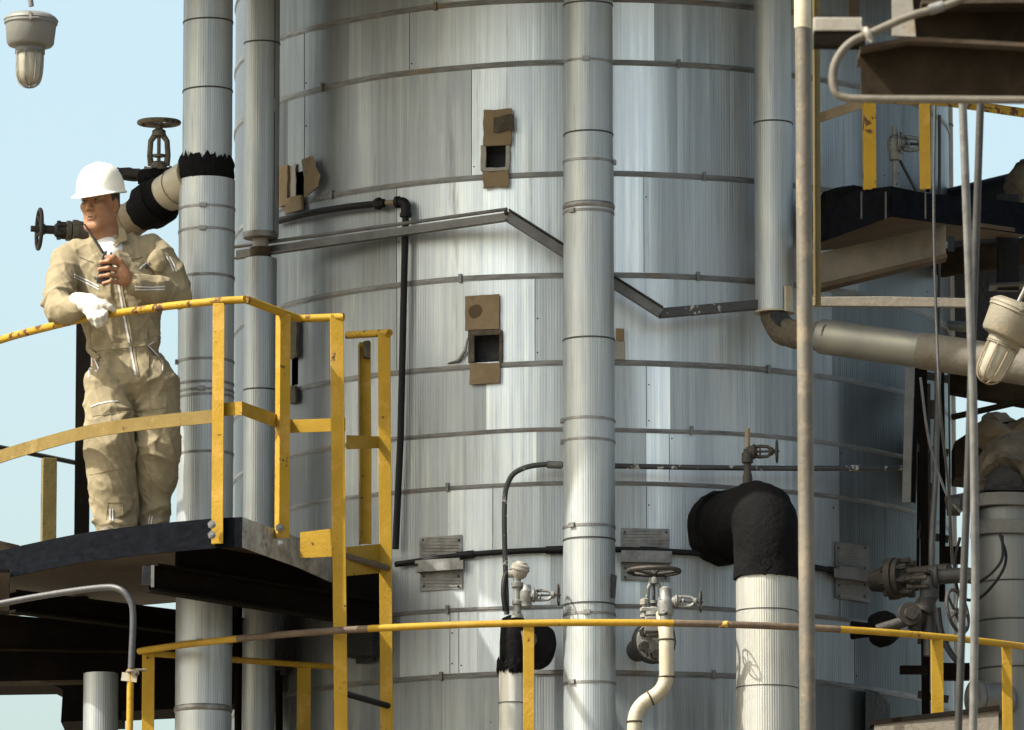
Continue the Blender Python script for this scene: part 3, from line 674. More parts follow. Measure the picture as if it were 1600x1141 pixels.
b = MB(); o = W(128,362,Yh); cyl(b, o, ax, [(-.1,15*s),(.0,16*s),(.02,17*s),(.02,18*s),(.045,18*s),(.05,13*s),(.055,16*s),(.075,16*s),(.08,9*s),(.12,7*s)]); obj('flange', b, mVTAN, t)
b = MB(); bolts(b, o+ax*.085, ax, 12*s, 6, 3.5*s, .07); cyl(b, o+ax*.075, ax, [(0,11*s),(.05,11*s),(.06,7*s),(.10,7*s),(.105,9*s),(.115,9*s),(.12,5*s),(.17,5*s)], 16); obj('gland', b, mVDARK, t)
obj('stem', MB().tube([o+ax*.1, o+ax*.21], 3*s, 10), mVDARK, t)
b = MB(); wheel(b, o+ax*.205, ax, 31*s, 3.2*s, 5, 6*s, .01); obj('handwheel', b, mVDARK, t)
# instrument valve on the tarred nozzle
s = S(35.25)
t = thing('instrument_head', 'pale grey capped gauge head with a side valve on the tarred nozzle pipe', 'instrument', W(808,960,35.25))
a = W(808,966,35.25); b = MB().lathe(a, Z, [(0,10*s),(.02,8*s),(.03,6*s),(.06,6*s),(.065,8*s),(.08,8*s),(.085,6*s),(.14,6*s),(.145,9*s),(.165,10*s),(.17,6*s),(.20,7*s)], 12); obj('body', b, mVALVE, t)
hd = W(811,897,35.25); dd = Vector((.25,-.2,1)).normalized()
b = MB().lathe(hd, dd, [(-.02,8*s),(-.005,12*s),(.015,13*s),(.02,15*s),(.028,15*s),(.03,14*s),(.042,14*s),(.05,9*s),(.058,8*s),(.06,3*s)], 24); b.tube([hd, hd-X*.05], 6*s, 10); obj('cap', b, mPALE, t)
vb = W(822,931,35.25); b = MB().lathe(vb-Z*.06, Z, [(0,6*s),(.01,9*s),(.03,9*s),(.04,11*s),(.08,11*s),(.09,8*s),(.11,7*s)], 14); obj('side_body', b, mVALVE, t)
gate(t, vb+X*.02, (1,-.1,.02), 45*s, 8*s, 16*s, mVALVE, mVDARK, ys=(0,0,1), flange=False)
# handwheel valve right of the central pipe
s = S(35.2)
t = thing('handwheel_valve', 'grey gate valve with flat handwheel and small side valve right of the central pipe', 'valve', W(1025,950,35.2))
gate(t, W(1022,968,35.2), Z, 78*s, 11*s, 40*s, mVALVE, mVDARK, flange=False)
for sx in (-1,1):
    pp = W(1024+sx*17,955,35.2); b = MB().lathe(pp-Z*.03, Z, [(0,7*s),(.012,7*s),(.012,4*s),(.03,4*s),(.03,7*s),(.045,7*s),(.045,4*s),(.06,4*s),(.06,7*s),(.085,7*s),(.09,3*s)], 8); obj('bolt', b, mPALE, t)
obj('gland_plate', MB().bar(W(1002,953,35.2), W(1048,953,35.2), .05, .02), mVALVE, t, bevel=.004)
b = MB().bar(W(1024,990,35.2), W(1024,966,35.2), .12, .10); b.lathe(W(1024,995,35.2), Z, [(0,14*s),(.05,13*s)], 16); obj('body', b, mGREY, t, bevel=.006)
sv_ = W(1040,940,35.1); b = MB().lathe(sv_-Z*.11, Z, [(0,9*s),(.04,9*s),(.05,12*s),(.1,13*s),(.13,11*s),(.14,9*s),(.17,9*s),(.18,5*s)], 16); obj('side_body', b, mVALVE, t)
gate(t, sv_+X*.035, (1,-.1,-.02), 44*s, 8*s, 16*s, mVALVE, mVDARK, flange=False, ys=(0,0,1))
fc = W(1022,1003,35.35); b = MB().lathe(fc, (-.25,1,0), [(-.03,33*s),(0,34*s),(.03,34*s),(.03,20*s),(.3,18*s)], 32); obj('flange', b, mDKGREY, t)
b = MB().lathe(fc-Vector((-.008,.035,0)), (-.25,1,0), [(0,29*s),(.003,31*s),(.01,31*s)], 32); b2 = MB(); bolts(b2, fc-Vector((-.01,.05,0)), (-.25,1,0), 23*s, 6, 8*s, .05); obj('flange_face', b, mVALVE, t); obj('bolt', b2, mVDARK, t)
t = thing('s_bend_pipe', 'cream painted pipe with rust stains making an s bend below the handwheel valve', 'pipe', W(1040,1000,35.1))
s = S(35.1); pth = fillet([W(1036,962,35.15), W(1041,1000,35.1), W(1042,1082,35.1), W(993,1100,35.1), W(988,1200,35.1)], [.05,.05,.15,.12,.1], 10)
pth = fillet([W(1036,958,35.15), W(1041,990,35.1), W(1042,1078,35.1), W(992,1104,35.1), W(990,1200,35.1)], [0,.03,.13,.13,0], 10)
obj('pipe_run', MB().tube(pth, 11.5*s, 24), mCREAM, t)
b = MB()
for q, dq in ((W(1041,1000,35.1), Z), (W(1042,1058,35.1), Z), (W(1016,1091,35.1), Vector((1,0,.5))), (W(991,1128,35.1), Z)): b.torus(q, dq, 11.5*s, .0045, 28, 6)
obj('weld', b, mRUST, t)
# valve on the black elbow
s = S(35.45); t = thing('small_valve', 'small black valve with pale stub standing on the tarred elbow', 'valve', W(1168,742,35.4))
b = MB().lathe(W(1168,748,35.4), Z, [(-.07,6*s),(0,8*s),(.03,6*s),(.07,6*s),(.075,9*s),(.12,9*s),(.13,6*s),(.14,6*s)], 14); obj('body', b, mVDARK, t)
obj('stub', MB().tube([W(1168,700,35.4), W(1168,670,35.4)], 4.2*s, 12), mTAN, t)
gate(t, W(1173,706,35.4), (1,-.1,0), 42*s, 9*s, 17*s, mVDARK, mVDARK, flange=False, ys=(0,0,1))
# ------------------------------------------------------------------ upper platform with the worker
YP = [(380,34.50),(345,34.53),(300,34.60),(250,34.69),(175,34.86),(117,35.03),(32,35.38),(0,35.54),(-60,35.85),(-120,36.2)]
ZD = W(372, 808, 34.5).z                                     # top of the deck edge
def lev(px, Y, z):                                           # point at photo x, distance Y, height z
    for _ in range(1):
        d = ray(px, 600); t = Y/d.y; return Vector((d.x*t, Y, z))
t = upl = thing('worker_platform', 'dark steel platform with yellow handrail where the worker stands', 'platform', lev(250, 35.3, ZD))
left = [lev(x, y, ZD) for x, y in YP]; right = [lev(380,34.5,ZD), lev(468,35.12,ZD)]
def strip(b, pts, z0, z1, th, inw):
    n = len(pts); vs = []
    for i, p in enumerate(pts):
        a = pts[max(0,i-1)]; c = pts[min(n-1,i+1)]; d = (c-a).normalized(); nrm = Vector((-d.y, d.x, 0))*inw
        for q in (p, p+nrm*th): vs += [Vector((q.x,q.y,z0)), Vector((q.x,q.y,z1))]
    fs = []
    for i in range(n-1):
        a = i*4; c = a+4; fs += [(a,c,c+1,a+1),(a+2,a+3,c+3,c+2),(a+1,c+1,c+3,a+3),(a,a+2,c+2,c)]
    fs += [(0,1,3,2), ((n-1)*4,(n-1)*4+2,(n-1)*4+3,(n-1)*4+1)]
    b.add(vs, fs)
FH = 47*S(34.5)
b = MB(); strip(b, catmull(left, 4), ZD-FH, ZD, .010, -1); obj('fascia', b, mFASC, t)
b = MB(); strip(b, right+[lev(520,35.6,ZD)], ZD-FH, ZD, .010, 1); obj('fascia', b, mWORN, t)
dk = [p-Z*.05 for p in left]; poly = dk[::-1]+[lev(468,35.12,ZD-.05), lev(525,35.65,ZD-.05), lev(525,36.4,ZD-.05), lev(-120,37.6,ZD-.05)]
b = MB(); b.prism([p+Vector((0,.014,0)) for p in poly], (0,0,.025)); obj('deck', b, mRUST, t)
# under beams
s = S(34.9); 
def ibeam(b, p0, p1, w_, h, tf=.012): b.ext(p0, p1, [(-w_/2,-h/2),(w_/2,-h/2),(w_/2,-h/2+tf),(-w_/2+tf,-h/2+tf),(-w_/2+tf,h/2-tf),(w_/2,h/2-tf),(w_/2,h/2),(-w_/2,h/2)])
zb_ = ZD-FH-.015
b = MB(); hb = 44*s; c0 = W(238,903,34.75); c1 = lev(600,35.95,c0.z+.0); ibeam(b, c0, c1, .07, hb); obj('cantilever_beam', b, mDIRTSHADE, t)
q0 = c0.lerp(c1, .10)+Vector((0,.05,hb/2+.085)); obj('packer_web', MB().bar(q0, c1+Vector((0,.05,hb/2+.085)), .02, .165), mDIRTSHADE, t)
obj('end_plate', MB().bar(W(222,900,34.74), W(240,901,34.74), .012, 30*s), mNAVY, t, bevel=.002)
obj('end_plate', MB().bar(W(236,901,34.73), W(241,901,34.73), .03, 34*s), mGREY, t)
b = MB(); c0 = W(18,940,35.5); c1 = W(420,990,36.4); ibeam(b, c0, c1, .07, 36*s); b.bar(W(0,925,35.4), W(14,925,35.4), .05, 70*s); obj('cross_beam', b, mDIRTSHADE, t)
obj('end_plate', MB().bar(W(-6,925,35.3), W(15,925,35.3), .02, 60*s), mBROWN, t)
b = MB().prism([W(-60,955,36.0), W(300,985,36.5), W(420,990,36.6), W(420,1085,36.6), W(275,1108,36.5), W(190,1112,36.4), W(190,1125,36.4), W(95,1128,36.2), W(98,1078,36.2), W(82,1070,36.2), W(-60,1072,36.0)], (0.0,.35,0)); obj('bracket_plate', b, mDIRTSHADE, t)
obj('bottom_flange', MB().bar(W(-60,1070,35.98), W(140,1066,35.98), .10, .010), mBROWN, t)
obj('bottom_flange', MB().bar(W(-60,1015,35.98), W(280,1020,36.4), .03, .008), mBROWN, t)
obj('column_plate', MB().prism([W(30,852,36.6),W(0,845,36.7),W(-40,846,36.7),W(-40,880,36.7),W(30,880,36.6)], (0,.05,0)), mBROWN, t)
for x_, r_, m_ in ((372,6,mDIRTSHADE),(384,4,mDKGREY),(436,6,mDIRTSHADE)):
    obj('hanger', MB().tube([W(x_,895,36.5), W(x_,1240,36.5)], r_*S(36.5), 12), m_, t)
obj('gusset', MB().prism([W(362,940,36.55), W(384,940,36.55), W(386,1075,36.55), W(372,1100,36.55), W(362,1100,36.55)], (0,.02,0)), mDIRTSHADE, t)
# rails
ZR = W(370, 469, 34.5).z; ZM = W(370, 638, 34.5).z
s = S(34.5)
tl = catmull([lev(x, y-.01, ZR) for x, y in YP[::-1]], 5)+[lev(383,34.48,ZR)]
tr = [lev(383,34.48,ZR), lev(466,34.98,ZR+.0), lev(537,34.93,ZR)]
i0 = len(tl)*0
b = MB().tube(tl, 6.2*s, 14); obj('handrail', b, mYELC, t)
b = MB().tube(fillet(tr, .03), 6.4*s, 14); obj('handrail', b, mYELC, t)
def flat(b, pts, h, th): strip(b, pts, pts[0].z-h/2, pts[0].z+h/2, th, -1)
b = MB(); flat(b, catmull([lev(x, y-.005+(.25*max(0,(150-x)/250.)), ZM-.03) for x, y in YP[1:]], 4), 21*s, .008); obj('midrail', b, mYELD, t)
b = MB(); flat(b, [lev(341,34.55,ZM), lev(376,34.5,ZM), lev(455,35.0,ZM-.01), lev(540,34.95,ZM-.01)], 21*s, .008); obj('midrail', b, mYEL, t)
def vpost(px, Y, y0, y1, w_, m=mYEL, par=None, ang=0):
    """angle-iron post with its corner turned to the viewer's left"""
    s = S(Y); W_ = w_*s; th = .007; a = W(px, y1, Y); z1 = W(px, y0, Y).z
    poly = [(0,0),(W_,0),(W_,th),(th,th),(th,W_),(0,W_)]; ca, sa = math.cos(ang), math.sin(ang)
    P = [Vector((x*ca-y*sa, x*sa+y*ca, 0)) for x, y in poly]
    b = MB().prism([a+q for q in P], (0,0,z1-a.z)); return obj('post', b, m, par or t, bevel=.0015)
PO1 = vpost(330, 34.50, 474, 850, 19, ang=-.25); PO2 = vpost(436, 34.80, 490, 840, 18, ang=.45)
vpost(60+6, 36.9, 715, 850, 22, m=mOLIVE, ang=.2)
b = MB().tube([W(-10,697,36.85), W(122,724,37.2)], 4*S(37), 10); obj('back_rail', b, mDKGREY, t)
for pp_, px, Y, ys in ((PO1,331,34.47,(820,836)),(PO2,437,34.78,(825,850))):
  for y in ys:
        b = MB(); b.lathe(W(px,y,Y), (0,-1,0), [(0,.020),(.006,.020),(.006,.014),(.016,.014),(.016,.007),(.024,.007)], 6); obj('bolt', b, mTRIM, pp_)
# dark upright behind the worker
tag(obj('dark_upright', MB().ext(Vector((W(129,700,36.7).x,36.7,W(129,1100,36.7).z)), Vector((W(129,700,36.7).x,36.7,W(129,470,36.7).z)), [(-.035,-.03),(.035,-.03),(.035,.03),(-.035,.03)], up=(0,1,0)), mDIRTSHADE, loc=W(129,1100,36.7)), 'black upright steel post behind the worker', 'post')
# short clad pipe under the platform
pipe('clad_pipe', 'short grey pipe standing under the black platform steelwork at bottom left', 163, 0, 35.85, [(1053,1500,27,.8)], [])
# ladder
t = lad = thing('yellow_ladder', 'yellow ladder with tall flat side rails beside the worker platform', 'ladder', W(570,1141,35.2))
s = S(35)
def stile(pxt, pxb, Y, y0, y1, w_):
    a = W(pxb,y1,Y); c = W(pxt,y0,Y); obj('side_rail', MB().bar(a, c, w_*s, .012, up=(0,-1,0)), mYEL, t, bevel=.002)
stile(526, 534, 34.93, 492, 1240, 21); stile(600, 605, 35.38, 520, 1240, 20)
stile(570, 571, 35.62, 535, 850, 19)
obj('post_edge', MB().bar(W(562,850,35.6), W(561,540,35.6), .008, .05, up=(0,-1,0)), mOLIVE, t)
obj('top_grip', MB().tube([W(543,524,35.62), W(575,522,35.5), W(609,520,35.36)], 6*s, 12), mYELC, t)
obj('side_brace', MB().prism([W(541,680,34.95),W(592,682,35.37),W(592,700,35.37),W(541,702,34.95)], (0,.008,0)), mYEL, t)
obj('toe_plate', MB().prism([W(469,832,35.0),W(520,826,34.95),W(540,826,34.94),W(540,869,34.94),W(469,872,35.0)], (0,.008,0)), mYEL, t)
obj('toe_plate', MB().prism([W(541,855,34.96),W(594,850,35.37),W(594,895,35.37),W(541,900,34.96)], (0,.008,0)), mYEL, t)
for y in (868, 1083, 1298):
    obj('rung', MB().tube([W(536,y,34.93), W(606,y+20,35.38)], 5*s, 12), mRUSTBAR if y < 1000 else mPIPEBLK, t)
b = MB().bar(W(573,535,35.6), W(573,560,35.6), .05, .03); b.wave(.012, 30); obj('torn_wrap', b, mTORN, t)
# grab pipe lower left
t = thing('bent_grab_pipe', 'dark pipe bending down from the left edge under the platform beside the lower rail', 'pipe', W(206,1040,34.5)); s = S(34.5)
g0 = fillet([W(-40,951,35.0), W(100,926,34.75), W(190,917,34.55), W(208,945,34.5), W(205,1045,34.5)], [0,.1,.05,.07,0], 8)
g0 = catmull([W(-40,951,35.0), W(60,932,34.8), W(150,919,34.6), W(185,920,34.52), W(203,938,34.5), W(208,965,34.5), W(205,1045,34.5)], 6)
obj('pipe_run', MB().tube(g0, 5.2*s, 14), mGRAB, t); obj('pipe_run', MB().tube([W(204,1046,34.5), W(201,1250,34.5)], 5.4*s, 14), mYEL, t, label='yellow painted lower length')
b = MB().bar(W(190,1057,34.49), W(214,1060,34.49), .01, 13*s); obj('clip_plate', b, mCREAM, t); b = MB().torus(W(206,1050,34.5), Z, 7*s, .008, 16, 8); b.lathe(W(212,1052,34.46), (0,-1,0), [(0,.018),(.02,.018),(.02,.008),(.04,.008)], 6); b.lathe(W(222,1047,34.47), X, [(-.03,.006),(.02,.006)], 6); obj('clamp', b, mVTAN, t)
# ------------------------------------------------------------------ lower ring walkway
RR = YT-34.62; zr = W(985,973,34.62).z
t = rng = thing('ring_walkway', 'lower walkway with yellow handrail curving round the foot of the view', 'walkway', (XT, YT, zr-1.1)); s = S(34.8)
def RG(a, z, r=RR): return TC(a, z, r)
def aof(px):
    d = ray(px, 975); q = W(px, 975, 34.6)
    for _ in range(20):
        a = math.asin(max(-1, min(1, (q.x-XT)/RR))); Y = YT-RR*math.cos(a); q = W(px, 975, Y)
    return a
a0 = aof(222); a1 = aof(1740)
def seg(px0, px1, m, n=24):
    x0, x1 = aof(px0), aof(px1); obj('handrail', MB().tube([RG(x0+(x1-x0)*i/n, zr) for i in range(n+1)], 5.5*s, 14), m, t)
seg(218, 372, mYEL); seg(372, 576, mRUSTBAR, 20); seg(576, 1052, mYEL, 40); seg(1052, 1312, mRUSTBAR, 24); seg(1312, 1700, mYEL, 24)
for px, w_ in ((826,17),(1464,19),(1573,16)):
    a = aof(px); q = RG(a, zr); b = MB(); hw = w_*s/2
    poly = [(-hw,0),(hw,0),(hw,.007),(-hw+.007,.007),(-hw+.007,hw*1.7),(-hw,hw*1.7)]
    b.prism([Vector((q.x+x, q.y+y+.0, zr-1.1)) for x, y in poly], (0,0,1.1-.006)); obj('post', b, mYEL, t, bevel=.0015)
e = RG(a0, zr); cpt = e+Vector((.028,0,0))
poly = [(-.028,0),(.03,0),(.03,.007),(-.021,.007),(-.021,.05),(-.028,.05)]
b = MB().prism([Vector((e.x+.03+x, e.y+y, zr-1.1)) for x, y in poly], (0,0,1.1)); obj('post', b, mYEL, t, bevel=.0015)
zz = zr-.012; r0 = Vector((e.x+.05, e.y+.01, zz)); r1 = lev(536, 36.05, zz)
obj('return_rail', MB().tube([r0, r1], 5*s, 12), mYEL, t)
q = r0.lerp(r1, .80); b = MB().prism([Vector((q.x+x, q.y+y, zr-1.1)) for x, y in [(-.035,0),(.03,0),(.03,.007),(-.028,.007),(-.028,.04),(-.035,.04)]], (0,0,1.1)); obj('post', b, mYEL, t)
b = MB(); n = 60
vs = []; fs = []
for i in range(n+1):
    a = a0+(a1-a0)*i/n
    for rr, dz in ((RT+.05,0),(RR+.05,0),(RR+.05,-.12),(RT+.05,-.12)): vs.append(TC(a, zr-1.1+dz, rr))
for i in range(n):
    for k in range(4): fs.append((i*4+k,(i*4+(k+1)%4),i*4+4+(k+1)%4,i*4+4+k))
b.add(vs, fs); obj('deck', b, mNAVY, t)
obj('midrail', MB().tube([RG(a0+(a1-a0)*i/40, zr-.55, RR-.01) for i in range(41)], 5*s, 10), mYEL, t)
# ------------------------------------------------------------------ lamp top left
def lamp(name, label, o, ax, s, m, hang=None):
    t = thing(name, label, 'lamp', o); ax = Vector(ax).normalized()
    obj('housing', MB().lathe(o, ax, [(-.5*s,16*s),(-3*s,34*s),(-8*s,41*s),(-10*s,42*s),(-13*s,43*s),(-18*s,43*s),(-19*s,41*s),(-50*s,38*s),(-54*s,35*s),(-57*s,24*s),(-64*s,24*s),(-65*s,22*s)], 40), m, t)
    obj('rim', MB().torus(o-ax*12.5*s, ax, 42.5*s, 1.6*s, 40, 8).torus(o-ax*66*s, ax, 23*s, 1.3*s, 32, 8), m, t)
    obj('glass', MB().lathe(o, ax, [(-62*s,21*s),(-70*s,21*s),(-95*s,20*s),(-108*s,18*s),(-114*s,14*s),(-118*s,8*s),(-119.5*s,2*s)], 28), mGLASS, t)
    u = ax.orthogonal().normalized(); v = ax.cross(u); b = MB()
    for k in range(4):
        a = .5+k*math.pi/4; d = u*math.cos(a)+v*math.sin(a)
        b.tube(catmull([o-ax*64*s+d*23*s, o-ax*95*s+d*22.5*s, o-ax*111*s+d*19*s, o-ax*120*s+d*10*s, o-ax*122.5*s, o-ax*120*s-d*10*s, o-ax*111*s-d*19*s, o-ax*95*s-d*22.5*s, o-ax*64*s-d*23*s], 4), 1.2*s, 6)
    obj('wire_guard', b, mTRIM if m is mLAMP else mTAN, t)
    d = (u*.2-v).normalized() if hang is None else Vector(hang)
    obj('latch', MB().bar(o-ax*6*s+Vector((0,-42*s,0)), o-ax*20*s+Vector((3*s,-43.5*s,0)), 5*s, 4*s, up=(0,-1,0)).tube([o-ax*17*s+Vector((2*s,-44*s,0)), o-ax*17*s+Vector((16*s,-42*s,0))], 2*s, 8), m, t, bevel=.001)
    return t
s = S(33); o = W(49,10,33)
t = lamp('bulkhead_lamp', 'grey caged lamp hanging in the sky above the worker', o-Z*11*s, (0.02,0,1), s*.98, mLAMP)
obj('hanger_pipe', MB().tube([o+Z*0*s, o+Vector((-3*s,0,22*s)), o+Vector((-4*s,0,140*s))], 4.3*s, 12), mLAMP, t)
t = lamp('bulkhead_lamp', 'cream caged lamp tilted sideways at the right edge in front of the dark steelwork', W(1598,475,33.4), (.46,-.1,.95), S(33.4)*1.12, mLAMPTAN)
obj('hanger_pipe', MB().tube([W(1592,472,33.5), W(1608,440,33.5), W(1640,380,33.5)], 4*s, 12), mGREY, t)
# ------------------------------------------------------------------ right-hand foreground pole and near platform
s = S(31.5)
t = thing('foreground_pole', 'cream and rust stained upright pole in the right foreground', 'pole', (W(1259,570,31.5).x, 31.5, 0))
c = W(1258, 570, 31.5)
obj('shaft', MB().lathe((c.x,31.5,0), (0,0,1), [(0,12.5*s),(W(1258,44,31.5).z,12.5*s)], 28), mPOLE, t)
obj('sunlit_sleeve', MB().lathe((c.x,31.5,W(1258,46,31.5).z), (0,0,1), [(0,12*s),(.006,13.6*s),(2.2,13.6*s)], 28), mCREAM, t)  # lighter cream top painted as the sunlit stretch of the pole
tag(obj('steel_angle', MB().ext(W(1277,480,32.6), W(1275,-80,32.6), [(-.016,0),(.016,0),(.016,-.05),(.010,-.05),(.010,-.006),(-.016,-.006)], up=(0,1,0)), mOLIVE, loc=W(1277,480,32.6)), 'narrow dull olive steel angle right behind the foreground pole', 'steel bar')
YN = 27.0; s = S(YN)
t = thing('near_platform', 'rusty brown platform steelwork out of focus in the top right corner', 'platform', W(1450,80,YN))
obj('fascia', MB().prism([W(1344,76,YN), W(1420,62,YN), W(1480,64,YN), W(1760,80,YN), W(1760,150,YN), W(1346,148,YN)], (0,.02,0)), mBROWN, t)
obj('top_flange', MB().prism([W(1344,72,YN-.08), W(1420,57,YN-.08), W(1480,60,YN-.08), W(1760,76,YN-.08), W(1760,82,YN-.08), W(1480,66,YN-.08), W(1420,64,YN-.08), W(1344,78,YN-.08)], (0,.3,0)), mRUST, t)
obj('upper_plate', MB().prism([W(1395,-60,YN+.25), W(1760,-60,YN+.25), W(1760,74,YN+.25), W(1430,58,YN+.25), W(1395,56,YN+.25)], (0,.02,0)), mBROWN, t)
obj('upper_plate', MB().prism([W(1394,-60,YN+.2), W(1420,-60,YN+.2), W(1431,57,YN+.2), W(1394,56,YN+.2)], (0,.02,0)), mPALE, t, label='grey painted strip of the upper plate')
obj('upper_flange', MB().prism([W(1440,0,YN+.1), W(1760,-6,YN+.1), W(1760,2,YN+.1), W(1440,6,YN+.1)], (0,.15,0)), mRUST, t)
obj('deck', MB().prism([W(1350,146,YN+.03), W(1760,146,YN+.03), W(1760,120,YN+1.1), W(1350,128,YN+1.1)], (0,0,.02)), mRUST, t)
obj('side_plate', MB().prism([W(1345,78,YN+.02), W(1345,147,YN+.02), W(1350,125,YN+1.0), W(1350,58,YN+1.0)], (.012,0,0)), mGREY, t)
obj('edge_pipe', MB().tube(catmull([W(1760,158,YN-.1), W(1500,156,YN-.1), W(1360,155,YN-.1), W(1322,153,YN-.1), W(1306,145,YN-.1), W(1301,120,YN-.1), W(1308,92,YN-.1), W(1330,66,YN-.1), W(1365,50,YN-.1), W(1420,26,YN-.1), W(1490,4,YN-.1), W(1570,-40,YN-.1)], 5), 6.5*s, 14), mLAG, t)
b = MB().torus(W(1356,54,YN-.12), (.9,0,.45), 8*s, .012, 20, 8).bar(W(1341,38,YN-.13), W(1362,66,YN-.13), .02, .012); obj('pipe_clip', b, mPALE, t)
obj('coupling', MB().tube([W(1452,16,YN-.1), W(1474,9,YN-.1)], 9*s, 14), mGREY, t)
obj('cross_bar_and_shadow_bar', MB().bar(W(1271,40,YN+.1), W(1347,40,YN+.1), .05, 22*s), mPALE, t, bevel=.004)
obj('cross_bar_and_shadow_bar', MB().bar(W(1271,63,YN+.12), W(1352,64,YN+.12), .08, 22*s), mDIRTSHADE, t)  # black bar painted in as the shadow below the pale bar
obj('post', MB().bar(W(1334,30,YN+.3), W(1334,-60,YN+.3), .04, 14*s, up=(0,-1,0)), mBROWN, t)
# ------------------------------------------------------------------ right platform on the column
YQ = 35.0; s = S(YQ); zq = W(1392,296,YQ).z
t = thing('side_platform', 'navy blue steel platform with yellow posts on the right side of the column', 'platform', W(1392,330,YQ))
obj('fascia', MB().prism([W(1276,334,35.6), W(1336,298,35.1), W(1392,291,35.0), W(1392,338,35.0), W(1276,380,35.6)], (0.003,.012,0)), mFASC, t)
obj('fascia', MB().prism([W(1393,291,35.0), W(1447,302,35.15), W(1560,312,35.5), W(1640,322,35.7), W(1640,372,35.7), W(1560,360,35.5), W(1393,338,35.0)], (-.003,.012,0)), mFASC, t)
b = MB()
for x in (1346,1384,1446): b.bar(W(x,300,34.99), W(x,342,34.99), .008, .01, up=(0,-1,0))
obj('stiffener', b, mDKGREY, t)
obj('deck', MB().prism([W(1393,336,35.02), W(1276,379,35.6), W(1276,392,36.0), W(1560,372,36.0), W(1640,370,35.72)], (0,0,.02)), mRUST, t)
obj('support_beam', MB().prism([W(1268,398,35.75), W(1478,352,35.25), W(1478,398,35.25), W(1268,448,35.75)], (0,.03,0)), mLAG, t)
obj('beam_flange', MB().prism([W(1268,446,35.72), W(1480,396,35.2), W(1480,402,35.2), W(1268,454,35.72)], (0,.12,0)), mRUST, t)
obj('end_plate', MB().bar(W(1486,370,35.2), W(1486,392,35.2), .03, .03, up=(0,-1,0)), mNAVY, t)
vpost(1351, 35.05, 150, 296, 19, m=mYELC, par=t, ang=.1); vpost(1437, 35.1, 150, 296, 18, par=t, ang=-.3)
obj('handrail', MB().prism([W(1276,178,35.55), W(1356,150,35.05), W(1356,166,35.05), W(1276,193,35.55)], (0,.01,0)), mTAN, t)
obj('handrail', MB().prism([W(1356,146,35.05), W(1480,152,35.2), W(1660,178,35.7), W(1660,192,35.7), W(1480,166,35.2), W(1356,160,35.05)], (0,.01,0)), mYELC, t)
b = MB().ell(W(1325,330,35.9), (.15,.2,.12), 24, 14); b.wave(.02, 12); tag(obj('tarred_lump', b, mBLACK, loc=W(1325,330,35.9)), 'black tarred nozzle bulging behind the navy side platform', 'nozzle')
s = S(36); t = thing('small_valve', 'small grey painted valve seen between the two yellow posts on the right', 'valve', W(1399,290,36.0))
obj('body', MB().lathe(W(1399,300,36), Z, [(0,6*s),(.05,5*s),(.15,5*s),(.155,9*s),(.19,10*s),(.21,12*s),(.25,12*s),(.27,8*s),(.28,5*s),(.32,5*s)], 16), mVALVE, t)
obj('brace', MB().bar(W(1403,245,36.05), W(1432,300,36.05), .05, .008), mDKGREY, t)
gate(t, W(1406,224,36), (1,-.2,-.1), 44*s, 11*s, 15*s, mVALVE, mVDARK, ys=(0,0,1))
# dark ducting behind
s = S(37); t = thing('dark_duct', 'big dark pipe rising to the right above the navy platform', 'pipe', W(1520,300,37.2))
obj('shell', MB().tube([W(1395,345,37.4), W(1480,325,37.3), W(1600,296,37.1), W(1720,270,37.0)], 30*s, 32), mNAVY, t)
b = MB().ell(W(1598,292,36.6), (.09,.1,.13), 20, 14); b.wave(.03, 14); b.wave(.01, 50); obj('torn_lagging', b, mTORN, t)
t = thing('rear_steelwork', 'steel frame with panels painted black as shade behind the right side platform', 'steel frame', W(1480,450,38))
obj('recess_shade_panel', MB().prism([W(1384,372,37.9), W(1700,372,37.9), W(1700,560,37.9), W(1384,530,37.9)], (0,.4,0)), mVOID, t)  # black panels painted in for the shade of a deep recess
obj('recess_shade_panel', MB().prism([W(1380,380,37.4), W(1424,380,37.4), W(1424,590,37.4), W(1380,570,37.4)], (0,.1,0)), mVOID, t)
obj('column', MB().bar(W(1575,455,36.0), W(1575,305,36.0), 34*S(36), .05, up=(0,-1,0)), mNAVY, t)
obj('column_flange', MB().bar(W(1563,448,35.96), W(1563,310,35.96), 6*S(36), .02, up=(0,-1,0)), mNAVY, t)
obj('base_plate', MB().bar(W(1545,449,35.97), W(1602,446,35.97), .14, .012), mDKGREY, t)
b = MB().tube([W(1470,412,36.9), W(1540,402,36.7), W(1620,390,36.6)], 22*S(37), 24); obj('brown_pipe', b, mBROWN, t)
for x0, x1, mm in ((1422,1434,mGREY),(1436,1450,mDIRTSHADE),(1456,1466,mDKGREY),(1470,1480,mDIRTSHADE)):
    obj('upright', MB().bar(W((x0+x1)/2,760,37.3), W((x0+x1)/2,480,37.3), (x1-x0)*S(37.3), .04, up=(0,-1,0)), mm, t)
obj('cross_pipe', MB().tube([W(1418,503,37.2), W(1520,512,37.2)], 8*s, 12), mGREY, t)
s = S(34.4); tag(obj('flat_bar', MB().prism([W(1262,464,34.6), W(1380,463,34.5), W(1512,466,34.4), W(1512,480,34.4), W(1262,478,34.6)], (0,.03,0)), mLAG, loc=W(1400,470,34.5), bevel=.003), 'horizontal grey brown bar running right from the foreground pole', 'steel bar')
